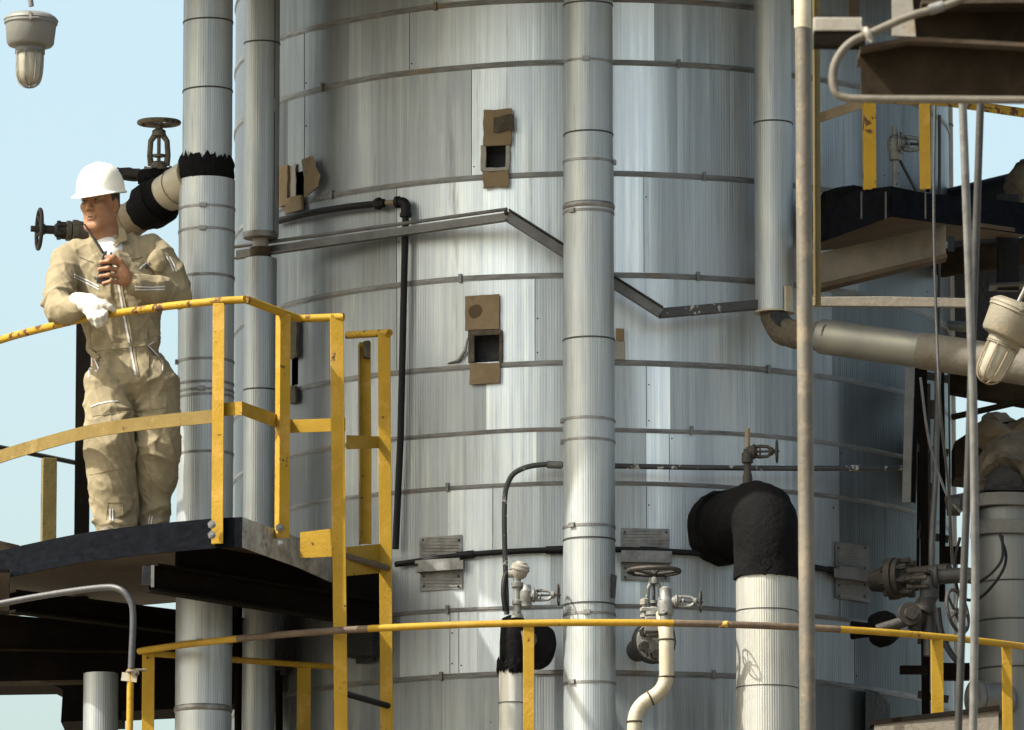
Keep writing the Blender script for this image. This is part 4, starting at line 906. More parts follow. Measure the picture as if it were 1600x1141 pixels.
# pale pipe and cable uprights at the right edge of the column
t = pipe('clad_pipe', 'narrow pale pipe along the right edge of the column against the sky', 1478, 0, 37.9, [(-100,1500,14,1.0)], [(190,'lap'),(640,'f'),(750,'lap'),(880,'f')], mat=mPALE)
def upright(label, x0, x1, y0, y1, Y, m, w_, th=.03, cat='steel bar'):
    return tag(obj('steel_upright', MB().ext(W(x0,y0,Y), W(x1,y1,Y), [(-w_*S(Y)/2,0),(w_*S(Y)/2,0),(w_*S(Y)/2,.006),(-w_*S(Y)/2+.006,.006),(-w_*S(Y)/2+.006,th),(-w_*S(Y)/2,th)], up=(0,1,0)), m, loc=W(x0,y0,Y)), label, cat)
upright('pale grey channel ending in mid air beside the column right edge', 1416, 1422, 785, 545, 36.0, mGREY, 13)
upright('black angle close beside the pale grey channel on the column', 1427, 1434, 785, 545, 36.05, mDIRTSHADE, 7)
upright('tall black cable ladder rail at the right edge of the column', 1447, 1442, 1141, 560, 36.2, mDIRTSHADE, 13)
tag(obj('conduit', MB().tube([W(1455,935,36.1), W(1456,850,36.1), W(1462,740,36.1), W(1466,560,36.1)], 5*S(36), 12), mGREY, loc=W(1456,935,36.1)), 'grey conduit standing beside the black cable ladder rail', 'pipe')
tag(obj('conduit', MB().tube([W(1472,940,36.3), W(1473,760,36.3), W(1470,560,36.3)], 5*S(36), 12), mDIRTSHADE, loc=W(1472,940,36.3)), 'black conduit in front of the narrow pale pipe', 'pipe')
tag(obj('hanging_cable', MB().tube(catmull([W(1461,165,33), W(1459,330,33), W(1463,500,33), W(1470,650,33), W(1482,760,33.5), W(1488,880,34)], 6), 2.2*S(33), 8), mDKGREY, loc=W(1461,165,33)), 'thin cable hanging down from the near platform', 'cable')
tag(obj('hanging_cable', MB().tube(catmull([W(1438,590,35.8), W(1452,690,35.8), W(1478,770,35.8), W(1500,800,35.6)], 6), 2.2*S(35.8), 8), mGREY, loc=W(1440,590,35.8)), 'slanting cable crossing the uprights on the right', 'cable')
# crossing rods in front
tag(obj('hanging_rod', MB().tube([W(1504,158,30.5), W(1513,400,30.6), W(1521,640,30.7), W(1524,900,30.8), W(1520,1180,30.9)], 6.5*S(30.7), 14), mGREY, loc=W(1504,158,30.5)), 'light grey rod hanging from the near platform, nearer the pole at its top', 'rod', 'hanging rods')
tag(obj('hanging_rod', MB().tube([W(1532,160,30.8), W(1524,400,30.9), W(1514,700,31.0), W(1506,900,31.1), W(1496,1180,31.2)], 6*S(31), 14), mDKGREY, loc=W(1532,160,30.8)), 'dark grey rod that crosses behind the light rod', 'rod', 'hanging rods')
# ducts and vessel at the right edge
tag(obj('brown_beam', MB().prism([W(1484,612,36.5), W(1640,640,36.2), W(1640,602,36.2), W(1484,584,36.5)], (0,.1,0)), mBROWN, loc=W(1560,610,36.4)), 'brown beam under the lagged pipe at the right edge', 'beam')
tag(obj('dark_rail', MB().tube([W(1488,652,35.9), W(1620,622,35.7)], 5*S(36), 10), mDIRTSHADE, loc=W(1500,650,35.9)), 'thin dark rail crossing the patch of sky at the right edge', 'rail')
t = thing('small_vessel', 'pale clad vessel with grey clamp rings and torn lagging on top at the right edge', 'vessel', (W(1590,1000,35.900).x, 35.900, 0)); s = S(35.900)
c = W(1590, 1000, 35.900); R_ = 64*s
obj('cladding', MB().lathe((c.x,35.900,0), (0,0,1), [(0,R_),(W(1590,800,35.900).z,R_)], 48), ALU('vessel_cladding', (.125,.13,.13), R_, pitch=.3, rib=.03, metal=.5, rough=.5, grime=.8), t)
for y0, y1, r in ((770,790,74),(812,834,72)):
    z1 = W(1590,y0,35.700).z; z0 = W(1590,y1,35.700).z; obj('clamp_ring', MB().lathe((c.x,35.900,z0), (.05,0,1), [(0,R_),(0,r*s),(z1-z0,r*s),(z1-z0,R_)], 48), mCONC, t, bevel=.003)
b = MB()
for y in (905, 965, 1040): b.torus((c.x,35.900,W(1590,y,35.700).z), (.02,.0,1), R_+.001, .004, 48, 6)
obj('strap', b, mDKGREY, t)
obj('lug', MB().bar(W(1478,790,35.800), W(1530,780,35.800), .06, .08).tube([W(1480,790,35.750), W(1500,790,35.750)], .05, 16), mDKGREY, t, bevel=.004)
b = MB().ell(W(1590,742,36.050), (66*s, .2, 68*s), 32, 20); b.wave(.03, 6); b.wave(.02, 22); b.wave(.01, 60); obj('torn_lagging', b, mTORN, t)
b = MB().tube(catmull([W(1528,770,35.850), W(1538,735,35.800), W(1560,715,35.780), W(1590,722,35.780), W(1612,745,35.800)], 6), .028, 10); b.wave(.018, 25); b.wave(.008, 70); obj('lagging_edge', b, mTORN, t)
b = MB().prism([W(1536,766,35.820), W(1540,742,35.800), W(1555,727,35.800), W(1575,728,35.800), W(1596,744,35.800), W(1602,766,35.820)], (0,.05,0)); b.wave(.006,30); obj('hollow', b, mVOID, t)
b = MB().ell(W(1585,690,36.700), (.24,.2,.12), 40, 24); b.wave(.05, 7); b.wave(.025, 18); b.wave(.01, 45); obj('torn_lagging', b, mCARD, t, label='crumpled brown lagging against the sky')
tag(obj('rear_duct', MB().prism([W(1492,690,36.6), W(1530,665,36.6), W(1640,650,36.6), W(1640,760,36.6), W(1492,745,36.6)], (0,.3,0)), mBROWN, loc=W(1550,700,36.6)), 'dark brown duct behind the vessel with torn lagging', 'duct')
for i, (pts, lb) in enumerate((([W(1500,840,35.500), W(1492,880,35.500), W(1500,930,35.500), W(1530,935,35.500), W(1562,900,35.450), W(1572,870,35.450), W(1562,834,35.500)], 'loop of dark cable hanging beside the small vessel'), ([W(1527,912,35.450), W(1550,895,35.420), W(1566,872,35.420), W(1566,838,35.500)], 'short inner loop of cable on the small vessel'))):
    tag(obj('looped_cable', MB().tube(catmull(pts, 6), 2.4*s, 8), mPIPEBLK, loc=pts[0]), lb, 'cable')
t = thing('vessel_nozzle', 'short capped nozzle on the small vessel near the bottom right corner', 'nozzle', W(1525,1090,35.600))
obj('barrel', MB().lathe(W(1545,1092,35.700), (-1,-.5,0), [(-.1,26*s),(.05,26*s),(.055,24*s),(.06,28*s),(.085,28*s),(.09,20*s)], 28), mGREY, t)
# valve cluster lower right
s = S(35.6); t = thing('dark_valve_cluster', 'dark bolted flange and valve cluster in the shade at lower right', 'valve', W(1430,900,35.6))
b = MB().lathe(W(1392,905,35.7), (1,-.5,.05), [(-.1,16*s),(0,22*s),(0,33*s),(.03,33*s),(.03,20*s),(.035,31*s),(.06,31*s),(.062,16*s),(.2,14*s),(.3,14*s)], 28); bolts(b, W(1392,905,35.7)+Vector((.04,-.02,0)), (1,-.5,.05), 27*s, 8, 5*s, .13); obj('flange', b, mVDARK, t)
b = MB().lathe(W(1445,903,35.45), (1,-.15,.05), [(0,9*s),(.04,10*s),(.045,20*s),(.06,20*s),(.065,12*s),(.2,12*s),(.25,8*s)], 24); b.lathe(W(1452,925,35.45), Z, [(-.3,10*s),(-.05,10*s),(-.03,15*s),(.0,15*s),(.06,13*s),(.09,8*s)], 20); obj('body', b, mDKGREY, t)
b = MB().lathe(W(1450,935,35.45), (-.45,-.1,-1), [(0,13*s),(.04,15*s),(.06,20*s),(.075,20*s),(.08,10*s),(.17,10*s)], 20); b.tube([W(1430,965,35.4), W(1402,975,35.4), W(1370,985,35.4)], 9*s, 14); b.tube([W(1490,900,35.45), W(1520,905,35.4)], 8*s, 12); obj('lower_branch', b, mVDARK, t)
b = MB(); wheel(b, W(1496,955,35.3), (1,-.6,.2), 34*s, 3*s, 5, 6*s, .01); obj('handwheel', b, mVDARK, t)
b = MB(); bolts(b, W(1435,905,35.4), (1,-.3,0), 14*s, 6, 3.5*s, .1); b.lathe(W(1420,960,35.4), (.2,-1,0), [(0,18*s),(.03,18*s),(.03,10*s),(.06,10*s)], 18); obj('bolt', b, mVDARK, t)
b = MB().lathe(W(1345,985,35.8), (1,-.5,0), [(-.04,14*s),(.0,12*s),(.05,12*s),(.07,24*s),(.1,28*s),(.14,28*s),(.17,22*s),(.18,10*s)], 28); b.wave(.012, 18); obj('tarred_ball', b, mBLACK, t)
tag(obj('black_hose', MB().tube(catmull([W(1465,950,35.4), W(1470,985,35.4), W(1482,1015,35.4), W(1502,1042,35.4)], 6), 5*s, 10), mPIPEBLK, loc=W(1465,950,35.4)), 'black hose curving down beside the narrow pale pipe', 'hose')
for x0,x1,y,hh,Y,lb in ((1406,1450,1047,12,35.9,'black stub bar sticking out left of the cable ladder rail'),(1470,1515,1050,26,36.1,'black block between the cable ladder rail and the hanging rods'),(1468,1512,868,26,36.2,'upper black block beside the narrow pale pipe')):
    tag(obj('support_bar', MB().bar(W(x0,y,Y), W(x1,y,Y), .06, hh*S(Y)), mDIRTSHADE, loc=W(x0,y,Y), bevel=.002), lb, 'steel bar')
t = thing('cable_rack', 'cluster of black conduits and straps packed at the shaded right edge of the column', 'cable rack', W(1455,900,36.4))
for x0, x1, y0, y1, w_, mm in ((1436,1434,560,900,5,mDIRTSHADE),(1451,1450,600,1120,6,mVDARK),(1482,1484,560,900,3,mDKGREY),(1459,1460,940,1130,4,mDIRTSHADE),(1468,1466,180,560,5,mDKGREY),(1452,1450,165,300,6,mDIRTSHADE)):
    obj('conduit', MB().tube([W(x0,y0,36.4), W((x0+x1)/2+1,(y0+y1)/2,36.38), W(x1,y1,36.4)], w_*.5*S(36.4), 10), mm, t)
for y in (585, 700, 835, 1000, 1085): obj('clip', MB().bar(W(1434,y,36.33), W(1482,y+8,36.33), .02, .035), mVDARK, t)
for y, dx in ((640,6),(770,-4),(990,5)):
    obj('junction_box', MB().bar(W(1456+dx,y-14,36.3), W(1456+dx,y+14,36.3), .05, .04, up=(0,-1,0)), mVDARK, t, bevel=.003)
t = thing('base_beam', 'pale beam with black top flange in the bottom right corner', 'beam', W(1460,1130,34.9))
obj('web', MB().prism([W(1366,1130,35.0), W(1560,1108,34.8), W(1560,1220,34.8), W(1366,1220,35.0)], (0,.02,0)), mLAG, t)
obj('flange', MB().prism([W(1360,1126,35.0), W(1562,1102,34.78), W(1562,1109,34.78), W(1360,1133,35.0)], (0,.15,0)), mDIRTSHADE, t)
tag(obj('opening_shade_slab', MB().prism([TP(1352,1078,RT+.02), TP(1372,1082,RT+.02), TP(1390,1102,RT+.02), TP(1390,1200,RT+.02), TP(1352,1200,RT+.02)], (0,-.03,0)), mVOID, loc=TP(1370,1090,RT+.02)), 'slab painted black as a shaded opening under the lowest band at lower right', 'bracket')  # solid slab, coloured black for the shade inside an opening
# ------------------------------------------------------------------ unseen deck above the picture, added to shade the column
zt_ = W(925,-60,35.7).z+.30
t = thing('unseen_shade_deck', 'unseen walkway deck above the picture, shaped to shade the column', 'walkway', (XT, YT, zt_))
SH = [(-1.3,-.9),(-5.3,-1.9),(-5.2,-2.4),(-4.4,-2.78),(-3.9,-2.88),(-3.4,-2.72),(-3.15,-3.08),(-2.75,-3.30),(-2.3,-3.25),(-1.7,-3.3),(0,-3.4),(2.5,-3.2),(3.4,-1.8),(3.2,0)]  # outline shaped to shade the column and leave the worker sunlit
obj('deck', MB().prism([Vector((XT+x, YT+y, zt_)) for x, y in SH], (0,0,.06)), mNAVY, t)
# ------------------------------------------------------------------ the worker
YW = 35.2; SP = S(YW)
def Q(px, py, dy=0.0): return W(px, py, YW+dy)
class SDF:
    def __init__(s, vox): s.p = []; s.vox = vox
    def cone(s, a, b, ra, rb, k=.02): s.p.append(('c', Vector(a), Vector(b), ra, rb, k, 1)); return s
    def chain(s, pts, rs, k=.02):
        for i in range(len(pts)-1): s.cone(pts[i], pts[i+1], rs[i], rs[i+1], k)
        return s
    def ell(s, c, r, k=.02, rot=None, sign=1): s.p.append(('e', Vector(c), r, rot, 0, k, sign)); return s
    def mesh(s):
        vox = s.vox; lo = np.array([1e9]*3); hi = -lo; bbs = []
        for q in s.p:
            if q[0] == 'c': P = np.array([q[1], q[2]]); R_ = max(q[3], q[4]); l = P.min(0)-R_; h = P.max(0)+R_
            else: R_ = max(q[2]); l = np.array(q[1])-R_; h = np.array(q[1])+R_
            bbs.append((l, h)); lo = np.minimum(lo, l); hi = np.maximum(hi, h)
        lo -= 3*vox; hi += 3*vox; n = np.ceil((hi-lo)/vox).astype(int)+1
        D = np.full(n, .2, np.float32); ax = [lo[i]+vox*np.arange(n[i]) for i in range(3)]
        for q, (l, h) in zip(s.p, bbs):
            mg = .03+q[5]; i0 = np.maximum(((l-mg-lo)/vox).astype(int), 0); i1 = np.minimum(((h+mg-lo)/vox).astype(int)+2, n)
            sl = tuple(slice(a, b) for a, b in zip(i0, i1)); x, y, z = np.meshgrid(*[ax[i][sl[i]] for i in range(3)], indexing='ij')
            if q[0] == 'c':
                a, b = q[1], q[2]; ab = b-a; L2 = max(ab.length_squared, 1e-9)
                t = np.clip(((x-a.x)*ab.x+(y-a.y)*ab.y+(z-a.z)*ab.z)/L2, 0, 1)
                d = np.sqrt((x-a.x-t*ab.x)**2+(y-a.y-t*ab.y)**2+(z-a.z-t*ab.z)**2)-(q[3]+(q[4]-q[3])*t)
            else:
                X_ = np.stack([x-q[1].x, y-q[1].y, z-q[1].z], -1)
                if q[3] is not None: X_ = X_ @ np.array(q[3])         # rows -> local axes as columns
                r = np.array(q[2]); k0 = np.linalg.norm(X_/r, axis=-1); k1 = np.linalg.norm(X_/(r*r), axis=-1)+1e-9
                d = k0*(k0-1)/k1
            k = q[5]; o = D[sl]
            if q[6] > 0:
                hh = np.maximum(k-np.abs(o-d), 0)/k; D[sl] = np.minimum(o, d)-hh*hh*k*.25
            else:
                hh = np.maximum(k-np.abs(o+d), 0)/k; D[sl] = np.maximum(o, -d)+hh*hh*k*.25
        ins = D < 0; nx, ny, nz = (m-1 for m in n)
        cnt = np.zeros((nx, ny, nz), np.int8)
        cor = [(i, j, k) for i in (0,1) for j in (0,1) for k in (0,1)]
        for i, j, k in cor: cnt += ins[i:nx+i, j:ny+j, k:nz+k]
        act = np.argwhere((cnt > 0) & (cnt < 8)); idx = np.full((nx, ny, nz), -1, np.int64); idx[tuple(act.T)] = np.arange(len(act))
        pos = np.zeros((len(act), 3)); num = np.zeros(len(act))
        for a in cor:
            for d_ in range(3):
                if a[d_] == 1: continue
                b = list(a); b[d_] = 1
                va = D[tuple((act+np.array(a)).T)]; vb = D[tuple((act+np.array(b)).T)]
                m = (va < 0) != (vb < 0); t = va/(va-vb+1e-12); 
                p = act+np.array(a, float); p[:, d_] += t
                pos[m] += p[m]; num[m] += 1
        pos = lo+vox*pos/num[:, None]; faces = []
        for d_ in range(3):
            o1, o2 = [q for q in range(3) if q != d_]
            A = ins[tuple(slice(0, n[i]-1) if i == d_ else slice(1, n[i]-1) for i in range(3))]
            B = ins[tuple(slice(1, n[i]) if i == d_ else slice(1, n[i]-1) for i in range(3))]
            e = np.argwhere(A != B); off = np.zeros(3, int); off[o1] = off[o2] = 1; e = e+off
            c = []
            for u, v in ((1,1),(0,1),(0,0),(1,0)):
                q = e.copy(); q[:, o1] -= u; q[:, o2] -= v; c.append(idx[tuple(q.T)])
            F_ = np.stack(c, 1); F_ = F_[(F_ >= 0).all(1)]; faces.append(F_)
        return pos, np.concatenate(faces)
def smesh(name, sdf, m, parent, disp=None, cut=None, passes=1):
    pos, fs = sdf.mesh(); mb = MB(); mb.v = [Vector(p) for p in pos]; mb.f = [tuple(int(i) for i in f) for f in fs]
    # relax once
    o = obj(name, mb, m, parent, smooth=0); me = o.data
    import bmesh
    bm = bmesh.new(); bm.from_mesh(me)
    for _ in range(passes): bmesh.ops.smooth_vert(bm, verts=bm.verts, factor=.5, use_axis_x=True, use_axis_y=True, use_axis_z=True)
    bm.normal_update()
    if disp:
        org = Vector(o['o']); nv = [(v, v.normal.copy(), v.co+org) for v in bm.verts]
        for v, nn, p in nv: v.co += nn*disp(p, nn)
        for _ in range(1): bmesh.ops.smooth_vert(bm, verts=bm.verts, factor=.5, use_axis_x=True, use_axis_y=True, use_axis_z=True)
    bm.to_mesh(me); bm.free(); me.shade_smooth(); return o
wk = thing('person', 'worker in white hard hat and khaki overalls leaning on yellow rail with a radio', 'person', lev(200, 35.25, ZD))
px = SP
# -- head frame: looks to the left of the picture
HY = rad(26); Fh = Vector((-math.sin(HY), -math.cos(HY), -.03)).normalized(); Lh = Vector((math.cos(HY), -math.sin(HY), 0)).normalized(); Uh = Lh.cross(Fh)*-1
Uh = Fh.cross(Lh); 
if Uh.z < 0: Uh = -Uh
H0 = Q(155.5, 317, -.02)
HR = 1.0
def H(f, l, u): return H0+(Fh*f+Lh*l+Uh*u)*HR
RH = Matrix((Fh, Lh, Uh)).transposed()
bd = SDF(.004)
bd.ell(H(-.012,0,.035), (.100,.078,.100), .01, RH).ell(H(.022,0,-.045), (.068,.066,.092), .03, RH)
bd.cone(H(.064,-.014,-.122), H(.064,.014,-.122), .022, .022, .03)
for sg in (-1,1):
    bd.cone(H(-.008,sg*.058,-.068), H(.052,sg*.026,-.118), .021, .019, .03)
    bd.ell(H(.066,sg*.042,-.026), (.022,.020,.018), .025, RH)
    bd.cone(H(.084,sg*.012,.020), H(.070,sg*.046,.018), .011, .010, .015)
    bd.ell(H(-.010,sg*.083,-.016), (.021,.010,.034), .008, RH); bd.ell(H(-.004,sg*.092,-.014), (.010,.006,.019), .004, RH, sign=-1)
for sg in (-1,1): bd.ell(H(.100,sg*.031,-.001), (.017,.019,.012), .014, RH, sign=-1)
bd.cone(H(.086,0,.012), H(.110,0,-.040), .0085, .0125, .008)
for sg in (-1,1): bd.ell(H(.096,sg*.0145,-.044), (.012,.009,.008), .006, RH)
bd.cone(H(.0845,-.017,-.074), H(.0845,.017,-.074), .0065, .0065, .010).cone(H(.088,-.005,-.073), H(.088,.005,-.073), .0068, .0068, .006)
bd.cone(H(.0835,-.013,-.087), H(.0835,.013,-.087), .0078, .0078, .008)
nk = Q(165, 372, .01)
bd.cone(H(-.025,0,-.05), nk, .063, .066, .03).cone(nk, Q(178,400,.02), .066, .078, .04)
# trunk and limbs under the cloth
bd.ell(Q(180,450,.03), (.185,.105,.24), .05).ell(Q(195,560,.05), (.155,.10,.19), .06)
bd.chain([Q(112,402,.02), Q(90,478,-.10), Q(128,483,-.27)], [.055,.042,.030], .03)
bd.chain([Q(243,400,.03), Q(276,458,.02), Q(208,444,-.17)], [.055,.042,.029], .03)
bd.chain([Q(168,600,.05), Q(172,705,.0), Q(180,825,.05)], [.085,.058,.042], .04)
bd.chain([Q(238,600,.06), Q(246,705,.03), Q(240,825,.08)], [.085,.058,.042], .04)
# left hand closed round the radio: palm, four bent fingers, thumb
wr = Q(208,444,-.17)
bd.chain([wr, Q(196,434,-.20), Q(188,426,-.215)], [.029,.030,.026], .02)
bd.cone(Q(194,420,-.205), Q(190,440,-.205), .021, .020, .02)
kn = [(187,413),(189,423),(189,433),(187,442)]
tips = [((170,408),(158,410),(158,415)),((169,419),(156,421),(157,425)),((170,430),(157,432),(159,436)),((172,440),(162,443),(163,446))]
for i, ((kx, ky), (a, b_, c_)) in enumerate(zip(kn, tips)):
    r = [.0105,.0108,.0104,.0092][i]
    bd.chain([Q(kx,ky,-.212), Q(*a,-.262), Q(*b_,-.255), Q(*c_,-.225)], [r*1.15, r, r*.92, r*.82], .006)
bd.chain([Q(198,428,-.215), Q(188,408,-.235), Q(177,402,-.25), Q(166,402,-.25)], [.017,.0125,.0115,.010], .008)
# right hand inside the glove
bd.chain([Q(128,483,-.27), Q(142,478,-.32), Q(152,484,-.36)], [.026,.026,.018], .02)
body = smesh('body', bd, mSKIN, wk)
for o_, sgn in ((1,1),(2,-1)):
    e = H(.0805, sgn*.031, .000)
    ey = obj('eye', MB().ell(e-Fh*.003, .0118, 16, 12), mEYE, wk)
    obj('iris', MB().ell(e-Fh*.0025+(Fh*1.0+Lh*-.25).normalized()*.0088, .0062, 12, 8), mIRIS, ey)
    b = MB().tube([H(.093,sgn*.012,.0045), H(.0955,sgn*.030,.0095), H(.083,sgn*.050,.004)], [.003,.0048,.003], 8); obj('eyelid', b, mSKIN, wk)
    b = MB().tube([H(.0965,sgn*.012,.020), H(.092,sgn*.032,.0255), H(.078,sgn*.052,.018)], [.0048,.0058,.0028], 8); obj('eyebrow', b, mHAIR, wk)
b = MB().tube([H(.081,-.026,-.0825), H(.0925,-.009,-.0795), H(.0925,.009,-.0795), H(.081,.026,-.0825)], [.0012,.0026,.0026,.0012], 8); obj('mouth_line', b, mDKLINE, wk)
b = MB().tube([H(.0865,-.016,-.087), H(.0905,0,-.0885), H(.0865,.016,-.087)], [.0015,.0032,.0015], 8); obj('lower_lip', b, mLIP, wk)
hr = SDF(.004); hr.ell(H(-.022,0,.036), (.096,.0815,.098), .01, RH); 
for sg in (-1,1): hr.cone(H(.012,sg*.070,.03), H(.006,sg*.0735,.006), .008, .005, .01)
hr.ell(H(-.056,0,-.015), (.05,.066,.045), .03, RH)
smesh('hair', hr, mHAIR, wk)
# hard hat: shell with peak and rain lip
hb = MB(); vs = []; nA = 72; prof = []
HC = H(-.012, 0, .058); tilt = Matrix.Rotation(rad(9), 3, Lh)
Hf, Hl, Hu = tilt@Fh, Lh, tilt@Uh
for j in range(15):
    t = j/14*math.pi/2
    for k in range(nA):
        a = 2*math.pi*k/nA; f, l = math.cos(a), math.sin(a)
        e = 1/((abs(f)**2.3+abs(l)**2.3)**(1/2.3)); rr = math.cos(t)**.82
        u = .130*math.sin(t)**.92
        ridge = .006*math.exp(-(l*rr/.16)**2)*math.sin(t)+.003*math.exp(-((abs(l)*rr-.42)/.12)**2)*math.sin(t)
        vs.append(HC+Hf*(f*e*.127*rr)+Hl*(l*e*.104*rr)+Hu*(u+ridge))
base = len(vs)
for w_, dz in ((.004,-.006),(.010,-.010),(1,0),(1,-.004),(.010,-.013),(.0,-.010),(-.004,.0)):
    for k in range(nA):
        a = 2*math.pi*k/nA; f, l = math.cos(a), math.sin(a); e = 1/((abs(f)**2.3+abs(l)**2.3)**(1/2.3))
        pk = max(0, f)**2.2; ex = (.010+.048*pk) if w_ == 1 else w_
        drop = -.012-.014*pk if w_ == 1 else 0
        vs.append(HC+Hf*(f*(e*.127+ex))+Hl*(l*(e*.104+ex*.8))+Hu*(dz+drop))
fs = []
for j in range(14):
    for k in range(nA): fs.append((j*nA+k, j*nA+(k+1)%nA, (j+1)*nA+(k+1)%nA, (j+1)*nA+k))
fs.append(tuple(14*nA+k for k in range(nA)))
rings = [0]+[base+i*nA for i in range(7)]
for a, c in zip(rings[:-1], rings[1:]):
    for k in range(nA): fs.append((a+k, a+(k+1)%nA, c+(k+1)%nA, c+k))
hb.add(vs, fs); hat = obj('hard_hat', hb, mHAT, wk, smooth=40)
b = MB().tube([HC+Hf*.10+Hu*.004, HC+Hl*.09+Hu*.004, HC-Hf*.10+Hu*.004], .005, 8); obj('hat_band', b, mWHITE, hat)
# overalls
cv = SDF(.005)
cv.ell(Q(180,425,.03), (.205,.132,.175), .05).ell(Q(188,480,.035), (.195,.138,.20), .06).ell(Q(195,540,.05), (.178,.125,.13), .05).ell(Q(206,592,.05), (.205,.135,.13), .04)
cv.cone(Q(124,398,.02), Q(235,392,.03), .070, .074, .04)
cv.chain([Q(108,408,.02), Q(97,440,-.05), Q(90,478,-.12)], [.082,.076,.072], .006).chain([Q(90,480,-.13), Q(108,485,-.21), Q(122,482,-.27)], [.070,.060,.050], .012)
cv.chain([Q(247,402,.03), Q(264,430,.02), Q(275,457,.01)], [.080,.078,.072], .008).chain([Q(273,458,.0), Q(242,453,-.10), Q(213,446,-.165)], [.068,.064,.056], .010)
cv.chain([Q(170,600,.04), Q(171,650,.0), Q(172,705,-.03), Q(176,760,-.01), Q(181,812,.02), Q(181,840,.02)], [.116,.114,.112,.110,.103,.096], .006)
cv.chain([Q(240,600,.06), Q(244,650,.06), Q(247,700,.05), Q(244,750,.07), Q(238,800,.10), Q(236,835,.10)], [.117,.114,.110,.098,.074,.066], .006)
cv.ell(Q(168,378,.0), (.085,.075,.035), .03)
cv.ell(Q(246,408,-.075), (.045,.018,.048), .03).ell(Q(163,374,-.085), (.044,.06,.045), .02, None, -1)
cv.cone(nk, Q(158,330,.0), .064, .075, .01)
cv.p[-1] = cv.p[-1][:6]+(-1,)
# neck opening is a cut: move to the end (already last)
LIMB = [(Q(100,430,-.02), Q(90,480,-.10)), (Q(90,482,-.1), Q(124,483,-.27)), (Q(247,402,.03), Q(274,457,.02)), (Q(272,458,.0), Q(213,446,-.165)), (Q(170,595,.05), Q(181,832,.05)), (Q(238,595,.06), Q(236,830,.085))]
def rn(v, s=3): return (1-min(1, abs(noise.noise(v))*1.6))**s
def fold(p, nn):
    best = None; bdist = 9
    for k, (a, b) in enumerate(LIMB):
        ab = b-a; t = max(0, min(1, (p-a).dot(ab)/ab.length_squared)); d = (p-a-ab*t).length
        if d < bdist: bdist = d; best = (k, a, ab.normalized(), ab.length, t)
    k, a, dr, L, t = best
    g = lambda c, w_: math.exp(-((t-c)/w_)**2)
    if bdist < .135:
        al = (p-a).dot(dr); pr = p-dr*al; side = pr.cross(dr).x+pr.x
        wob = noise.noise(p*2.2+Vector((k*7,0,0)))
        v = Vector((pr.x*4, pr.y*4, pr.z*4))+dr*((al+.10*wob+.25*pr.x*(1 if k % 2 else -1))*9)
        if k >= 4: amp = .006+.012*g(.42,.12)+.016*g(.88,.12)+.010*g(.04,.10)
        elif k in (0, 2): amp = .007+.012*g(.95,.35)
        else: amp = .008+.010*g(.0,.35)
        f = (rn(v)-.35)*amp
        v2 = Vector((p.x*7+p.z*3, p.y*5, p.z*3)); f += (rn(v2, 4)-.3)*.006
    else:
        v = Vector((p.x*8+p.z*3.5, p.y*5, p.z*2.6-p.x*2)); f = (rn(v)-.35)*.015
        w_ = math.exp(-((p.z-Q(0,540).z)/.06)**2); f += w_*(.006*math.sin(p.x*70+5*noise.noise(p*7))-.008)
    c_ = math.exp(-((p-Q(205,628,-.07)).length/.12)**2)
    if c_ > .01:
        d_ = p-Q(205,640,-.07); th = math.atan2(d_.z, d_.x); f += c_*.009*math.sin(th*7+3*noise.noise(p*5))
    # raised patch pockets: thigh, chest, knee
    f += (rn(Vector((p.x*20+p.z*9, p.y*12, p.z*6-p.x*4)), 4)-.3)*.004+(rn(Vector((p.x*7-p.z*8, p.y*7, p.z*12+p.x*5+4)), 5)-.2)*.004
    return f+.0015*noise.noise(p*40)
ov = smesh('overalls', cv, mCOV, wk, disp=fold)
# surface ribbons: laid on the cloth by looking it up from the front
ome = ov.data; org = Vector(ov['o']); bvh = BVHTree.FromPolygons([v.co+org for v in ome.vertices], [tuple(p.vertices) for p in ome.polygons])
def onto(x, y):
    o = Vector((0,0,CAMZ)); d = ray(x, y).normalized(); h = bvh.ray_cast(o+d*30, d)
    if h[0] is None: h = bvh.find_nearest(Q(x, y, -.1))
    n_ = h[1] if h[1].dot(d) < 0 else -h[1]
    return h[0], n_
def ribbon(name, pts, w_, m, th=.0025, par=wk, step=4, label=None):
    fine = []
    for a, c in zip(pts[:-1], pts[1:]):
        L = math.hypot(c[0]-a[0], c[1]-a[1]); k = max(1, int(L/step))
        fine += [(a[0]+(c[0]-a[0])*i/k, a[1]+(c[1]-a[1])*i/k) for i in range(k)]
    fine.append(pts[-1]); P = [onto(*q) for q in fine]; b = MB(); vs = []
    for i, (p, n_) in enumerate(P):
        d = (P[min(i+1, len(P)-1)][0]-P[max(i-1, 0)][0]).normalized(); sd_ = d.cross(n_).normalized()*w_*px/2
        vs += [p-sd_+n_*.0006, p+sd_+n_*.0006, p+sd_*.9+n_*(.0006+th), p-sd_*.9+n_*(.0006+th)]
    fs = []
    for i in range(len(P)-1):
        for k in range(4): fs.append((i*4+k, i*4+(k+1)%4, i*4+4+(k+1)%4, i*4+4+k))
    fs += [(3,2,1,0), tuple(4*(len(P)-1)+k for k in range(4))]
    b.add(vs, fs); return obj(name, b, m, par, label=label)
mSEAM = M('stitched_khaki', (.36,.30,.185), (.42,.35,.22), .9, bump=.1)
ribbon('zipper', [(178,404),(186,450),(193,490),(203,540),(212,586)], 3.2, mREFL)
ribbon('zip_flap', [(182,404),(190,450),(198,490),(208,540),(216,588)], 3.0, mSEAM, .004)
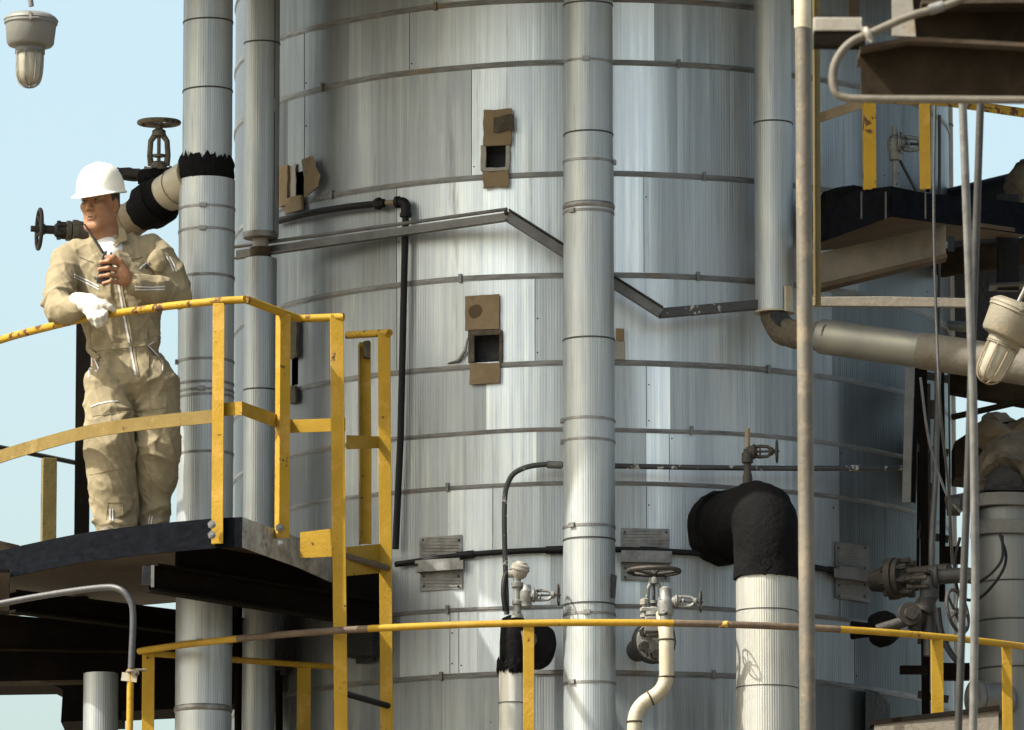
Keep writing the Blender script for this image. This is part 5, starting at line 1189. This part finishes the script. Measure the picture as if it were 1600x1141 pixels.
for o_ in (0, 4.5):
    ribbon('reflective_piping', [(116,429+o_),(136,438+o_),(155,448+o_)], 2.0, mREFL)
    ribbon('reflective_piping', [(211,448+o_),(235,449+o_*.8),(257,448+o_)], 1.9, mREFL)
    ribbon('reflective_piping', [(260+o_*1.1,401),(266+o_*1.1,412),(271+o_*1.0,424)], 1.8, mREFL)
    ribbon('reflective_piping', [(172+o_*.9,795),(172+o_*.9,814)], 1.8, mREFL)
    ribbon('reflective_piping', [(234+o_*.9,806),(232+o_*.9,819)], 1.8, mREFL)
ribbon('reflective_piping', [(249,528),(260,541),(271,556),(275,570)], 2.2, mREFL)
ribbon('reflective_piping', [(154,552),(144,563),(139,580),(139,590)], 2.2, mREFL)
ribbon('pocket_opening', [(252,532),(262,545),(270,556)], 3.2, mDKLINE)
ribbon('reflective_piping', [(142,636),(155,631),(170,628),(184,627)], 1.8, mREFL)
ribbon('pocket_opening', [(148,434),(160,441)], 4.5, mDKLINE)
ribbon('waistband', [(126,548),(150,545),(185,541),(225,537),(258,528)], 9, mCOV, .004)
ribbon('belt_tab', [(232,516),(245,519),(262,522)], 8, mSEAM, .006)
for pts in ([(232,535),(232,575),(233,600)], [(233,590),(234,640),(262,636)], [(166,785),(190,785)], [(140,478),(141,540)], [(232,700),(236,785)], [(140,742),(205,728)], [(228,396),(229,420),(255,424)], [(168,786),(166,812)], [(191,786),(193,812)], [(145,650),(205,643)]):
    ribbon('stitched_seam', pts, 1.2, mSEAM, .0018)
# faint stitched name mark over the breast pocket
ribbon('chest_emblem', [(205,406),(206.5,404),(208.5,404),(210,406),(208.5,408),(206.5,408),(205,406)], 1.0, mDKLINE, .001, step=1)
ribbon('chest_emblem', [(211,405.5),(213,404),(214,405.5),(216,403.5),(218,404.5),(220,402.5),(223,402.5)], 1.0, mDKLINE, .001, step=1)
# collar, tee shirt
def sheet(name, quads, m, th=.006, par=wk, wv=0):
    b = MB()
    for q in quads: b.prism([W(*p) for p in q], (0,th,0))
    if wv: b.wave(wv, 25)
    return obj(name, b, m, par, bevel=.002)
tee = SDF(.005); tee.cone(Q(167,383,-.0), Q(174,394,.0), .069, .085, .03).ell(Q(176,402,-.005), (.070,.100,.07), .04)
smesh('tee_shirt', tee, mWHITE, wk)
for pts in ([(186,353),(196,360),(200,377),(188,381),(175,394),(172,387),(186,372)], [(147,369),(143,380),(150,392),(161,404),(164,397),(153,383)]):
    P = []
    for x, y in pts:
        h, n_ = onto(x, y); P.append(Vector((W(x, y, h.y-.006).x, min(h.y, YW-.02)-.008, W(x, y, h.y-.006).z)))
    ym = sum(p.y for p in P)/len(P); P = [Vector((p.x, ym+(p.y-ym)*.6-.012, p.z)) for p in P]
    obj('collar', MB().prism(P, (0,.008,0)), mCOV, wk, bevel=.003)
ribbon('pocket_opening', [(228,420),(231,414),(235,412)], 4.5, M('navy_lining', (.03,.05,.09), (.05,.08,.13), .9))
ribbon('reflective_piping', [(218,421),(223,415),(229,411)], 2.0, mREFL)
ribbon('stitched_seam', [(124,402),(136,407),(148,411)], 1.2, mDKLINE, .001)
# boots
for x, dy in ((180,.05),(236,.1)):
    bt = SDF(.006); bt.cone(Q(x,822,dy), Vector((Q(x,822,dy).x, Q(x,822,dy).y, ZD+.03)), .05, .052, .02).cone(Vector((Q(x,822,dy).x-.01, YW+dy, ZD+.02)), Vector((Q(x,822,dy).x-.03, YW+dy-.15, ZD+.01)), .045, .04, .02)
    smesh('boot', bt, mVTAN, wk)
# glove
gl = SDF(.004)
gl.chain([Q(112,478,-.22), Q(126,476,-.27), Q(142,474,-.32)], [.046,.046,.040], .02)
gl.cone(Q(118,466,-.26), Q(140,468,-.30), .022, .020, .02)
gl.chain([Q(140,476,-.32), Q(152,480,-.36)], [.042,.034], .02)
gl.chain([Q(152,472,-.355), Q(163,474,-.385), Q(172,480,-.385), Q(179,486,-.37)], [.018,.015,.0135,.012], .008)
for i, pts in enumerate([[(158,482,-.37),(164,490,-.385),(165,499,-.37)], [(151,486,-.375),(158,496,-.395),(158,507,-.375)], [(143,487,-.37),(150,498,-.395),(152,509,-.375)], [(135,486,-.35),(142,497,-.375),(147,505,-.36)]]):
    gl.chain([Q(x, y, d) for x, y, d in pts], [.0155,.0140,.0125], .007)
smesh('glove', gl, mGLOVE, wk, disp=lambda p, n_: .004*((1-abs(noise.noise(p*28)))**2-.5))
# radio
rd = thing('handheld_radio', 'black handheld radio with long antenna in the worker\'s bare hand', 'radio', Q(163,430,-.24))
top = Q(169,399,-.238); bot = Q(160,444,-.232); b = MB().bar(bot, top, .030, .052, up=Lh) if False else MB().ext(bot, top, [(-.016,-.028),(.016,-.028),(.016,.028),(-.016,.028)], up=(1,0,.2)); obj('body', b, mRADIO, rd, bevel=.004)
ud = (top-bot).normalized(); b = MB().tube([top-X*.014, top-X*.014+ud*.02], .006, 10); b.tube([top+X*.012, top+X*.012+ud*.014], .005, 10); obj('knob', b, mRADIO, rd)
obj('speaker_grille', MB().bar(top-ud*.012+Vector((0,-.017,0)), top-ud*.035+Vector((0,-.017,0)), .03, .003, up=(0,-1,0)), mGREY, rd)
obj('antenna', MB().tube([Q(163,398,-.238), Q(150,378,-.235), Q(132,350,-.23)], [.0075,.006,.0042], 10), mRADIO, rd)
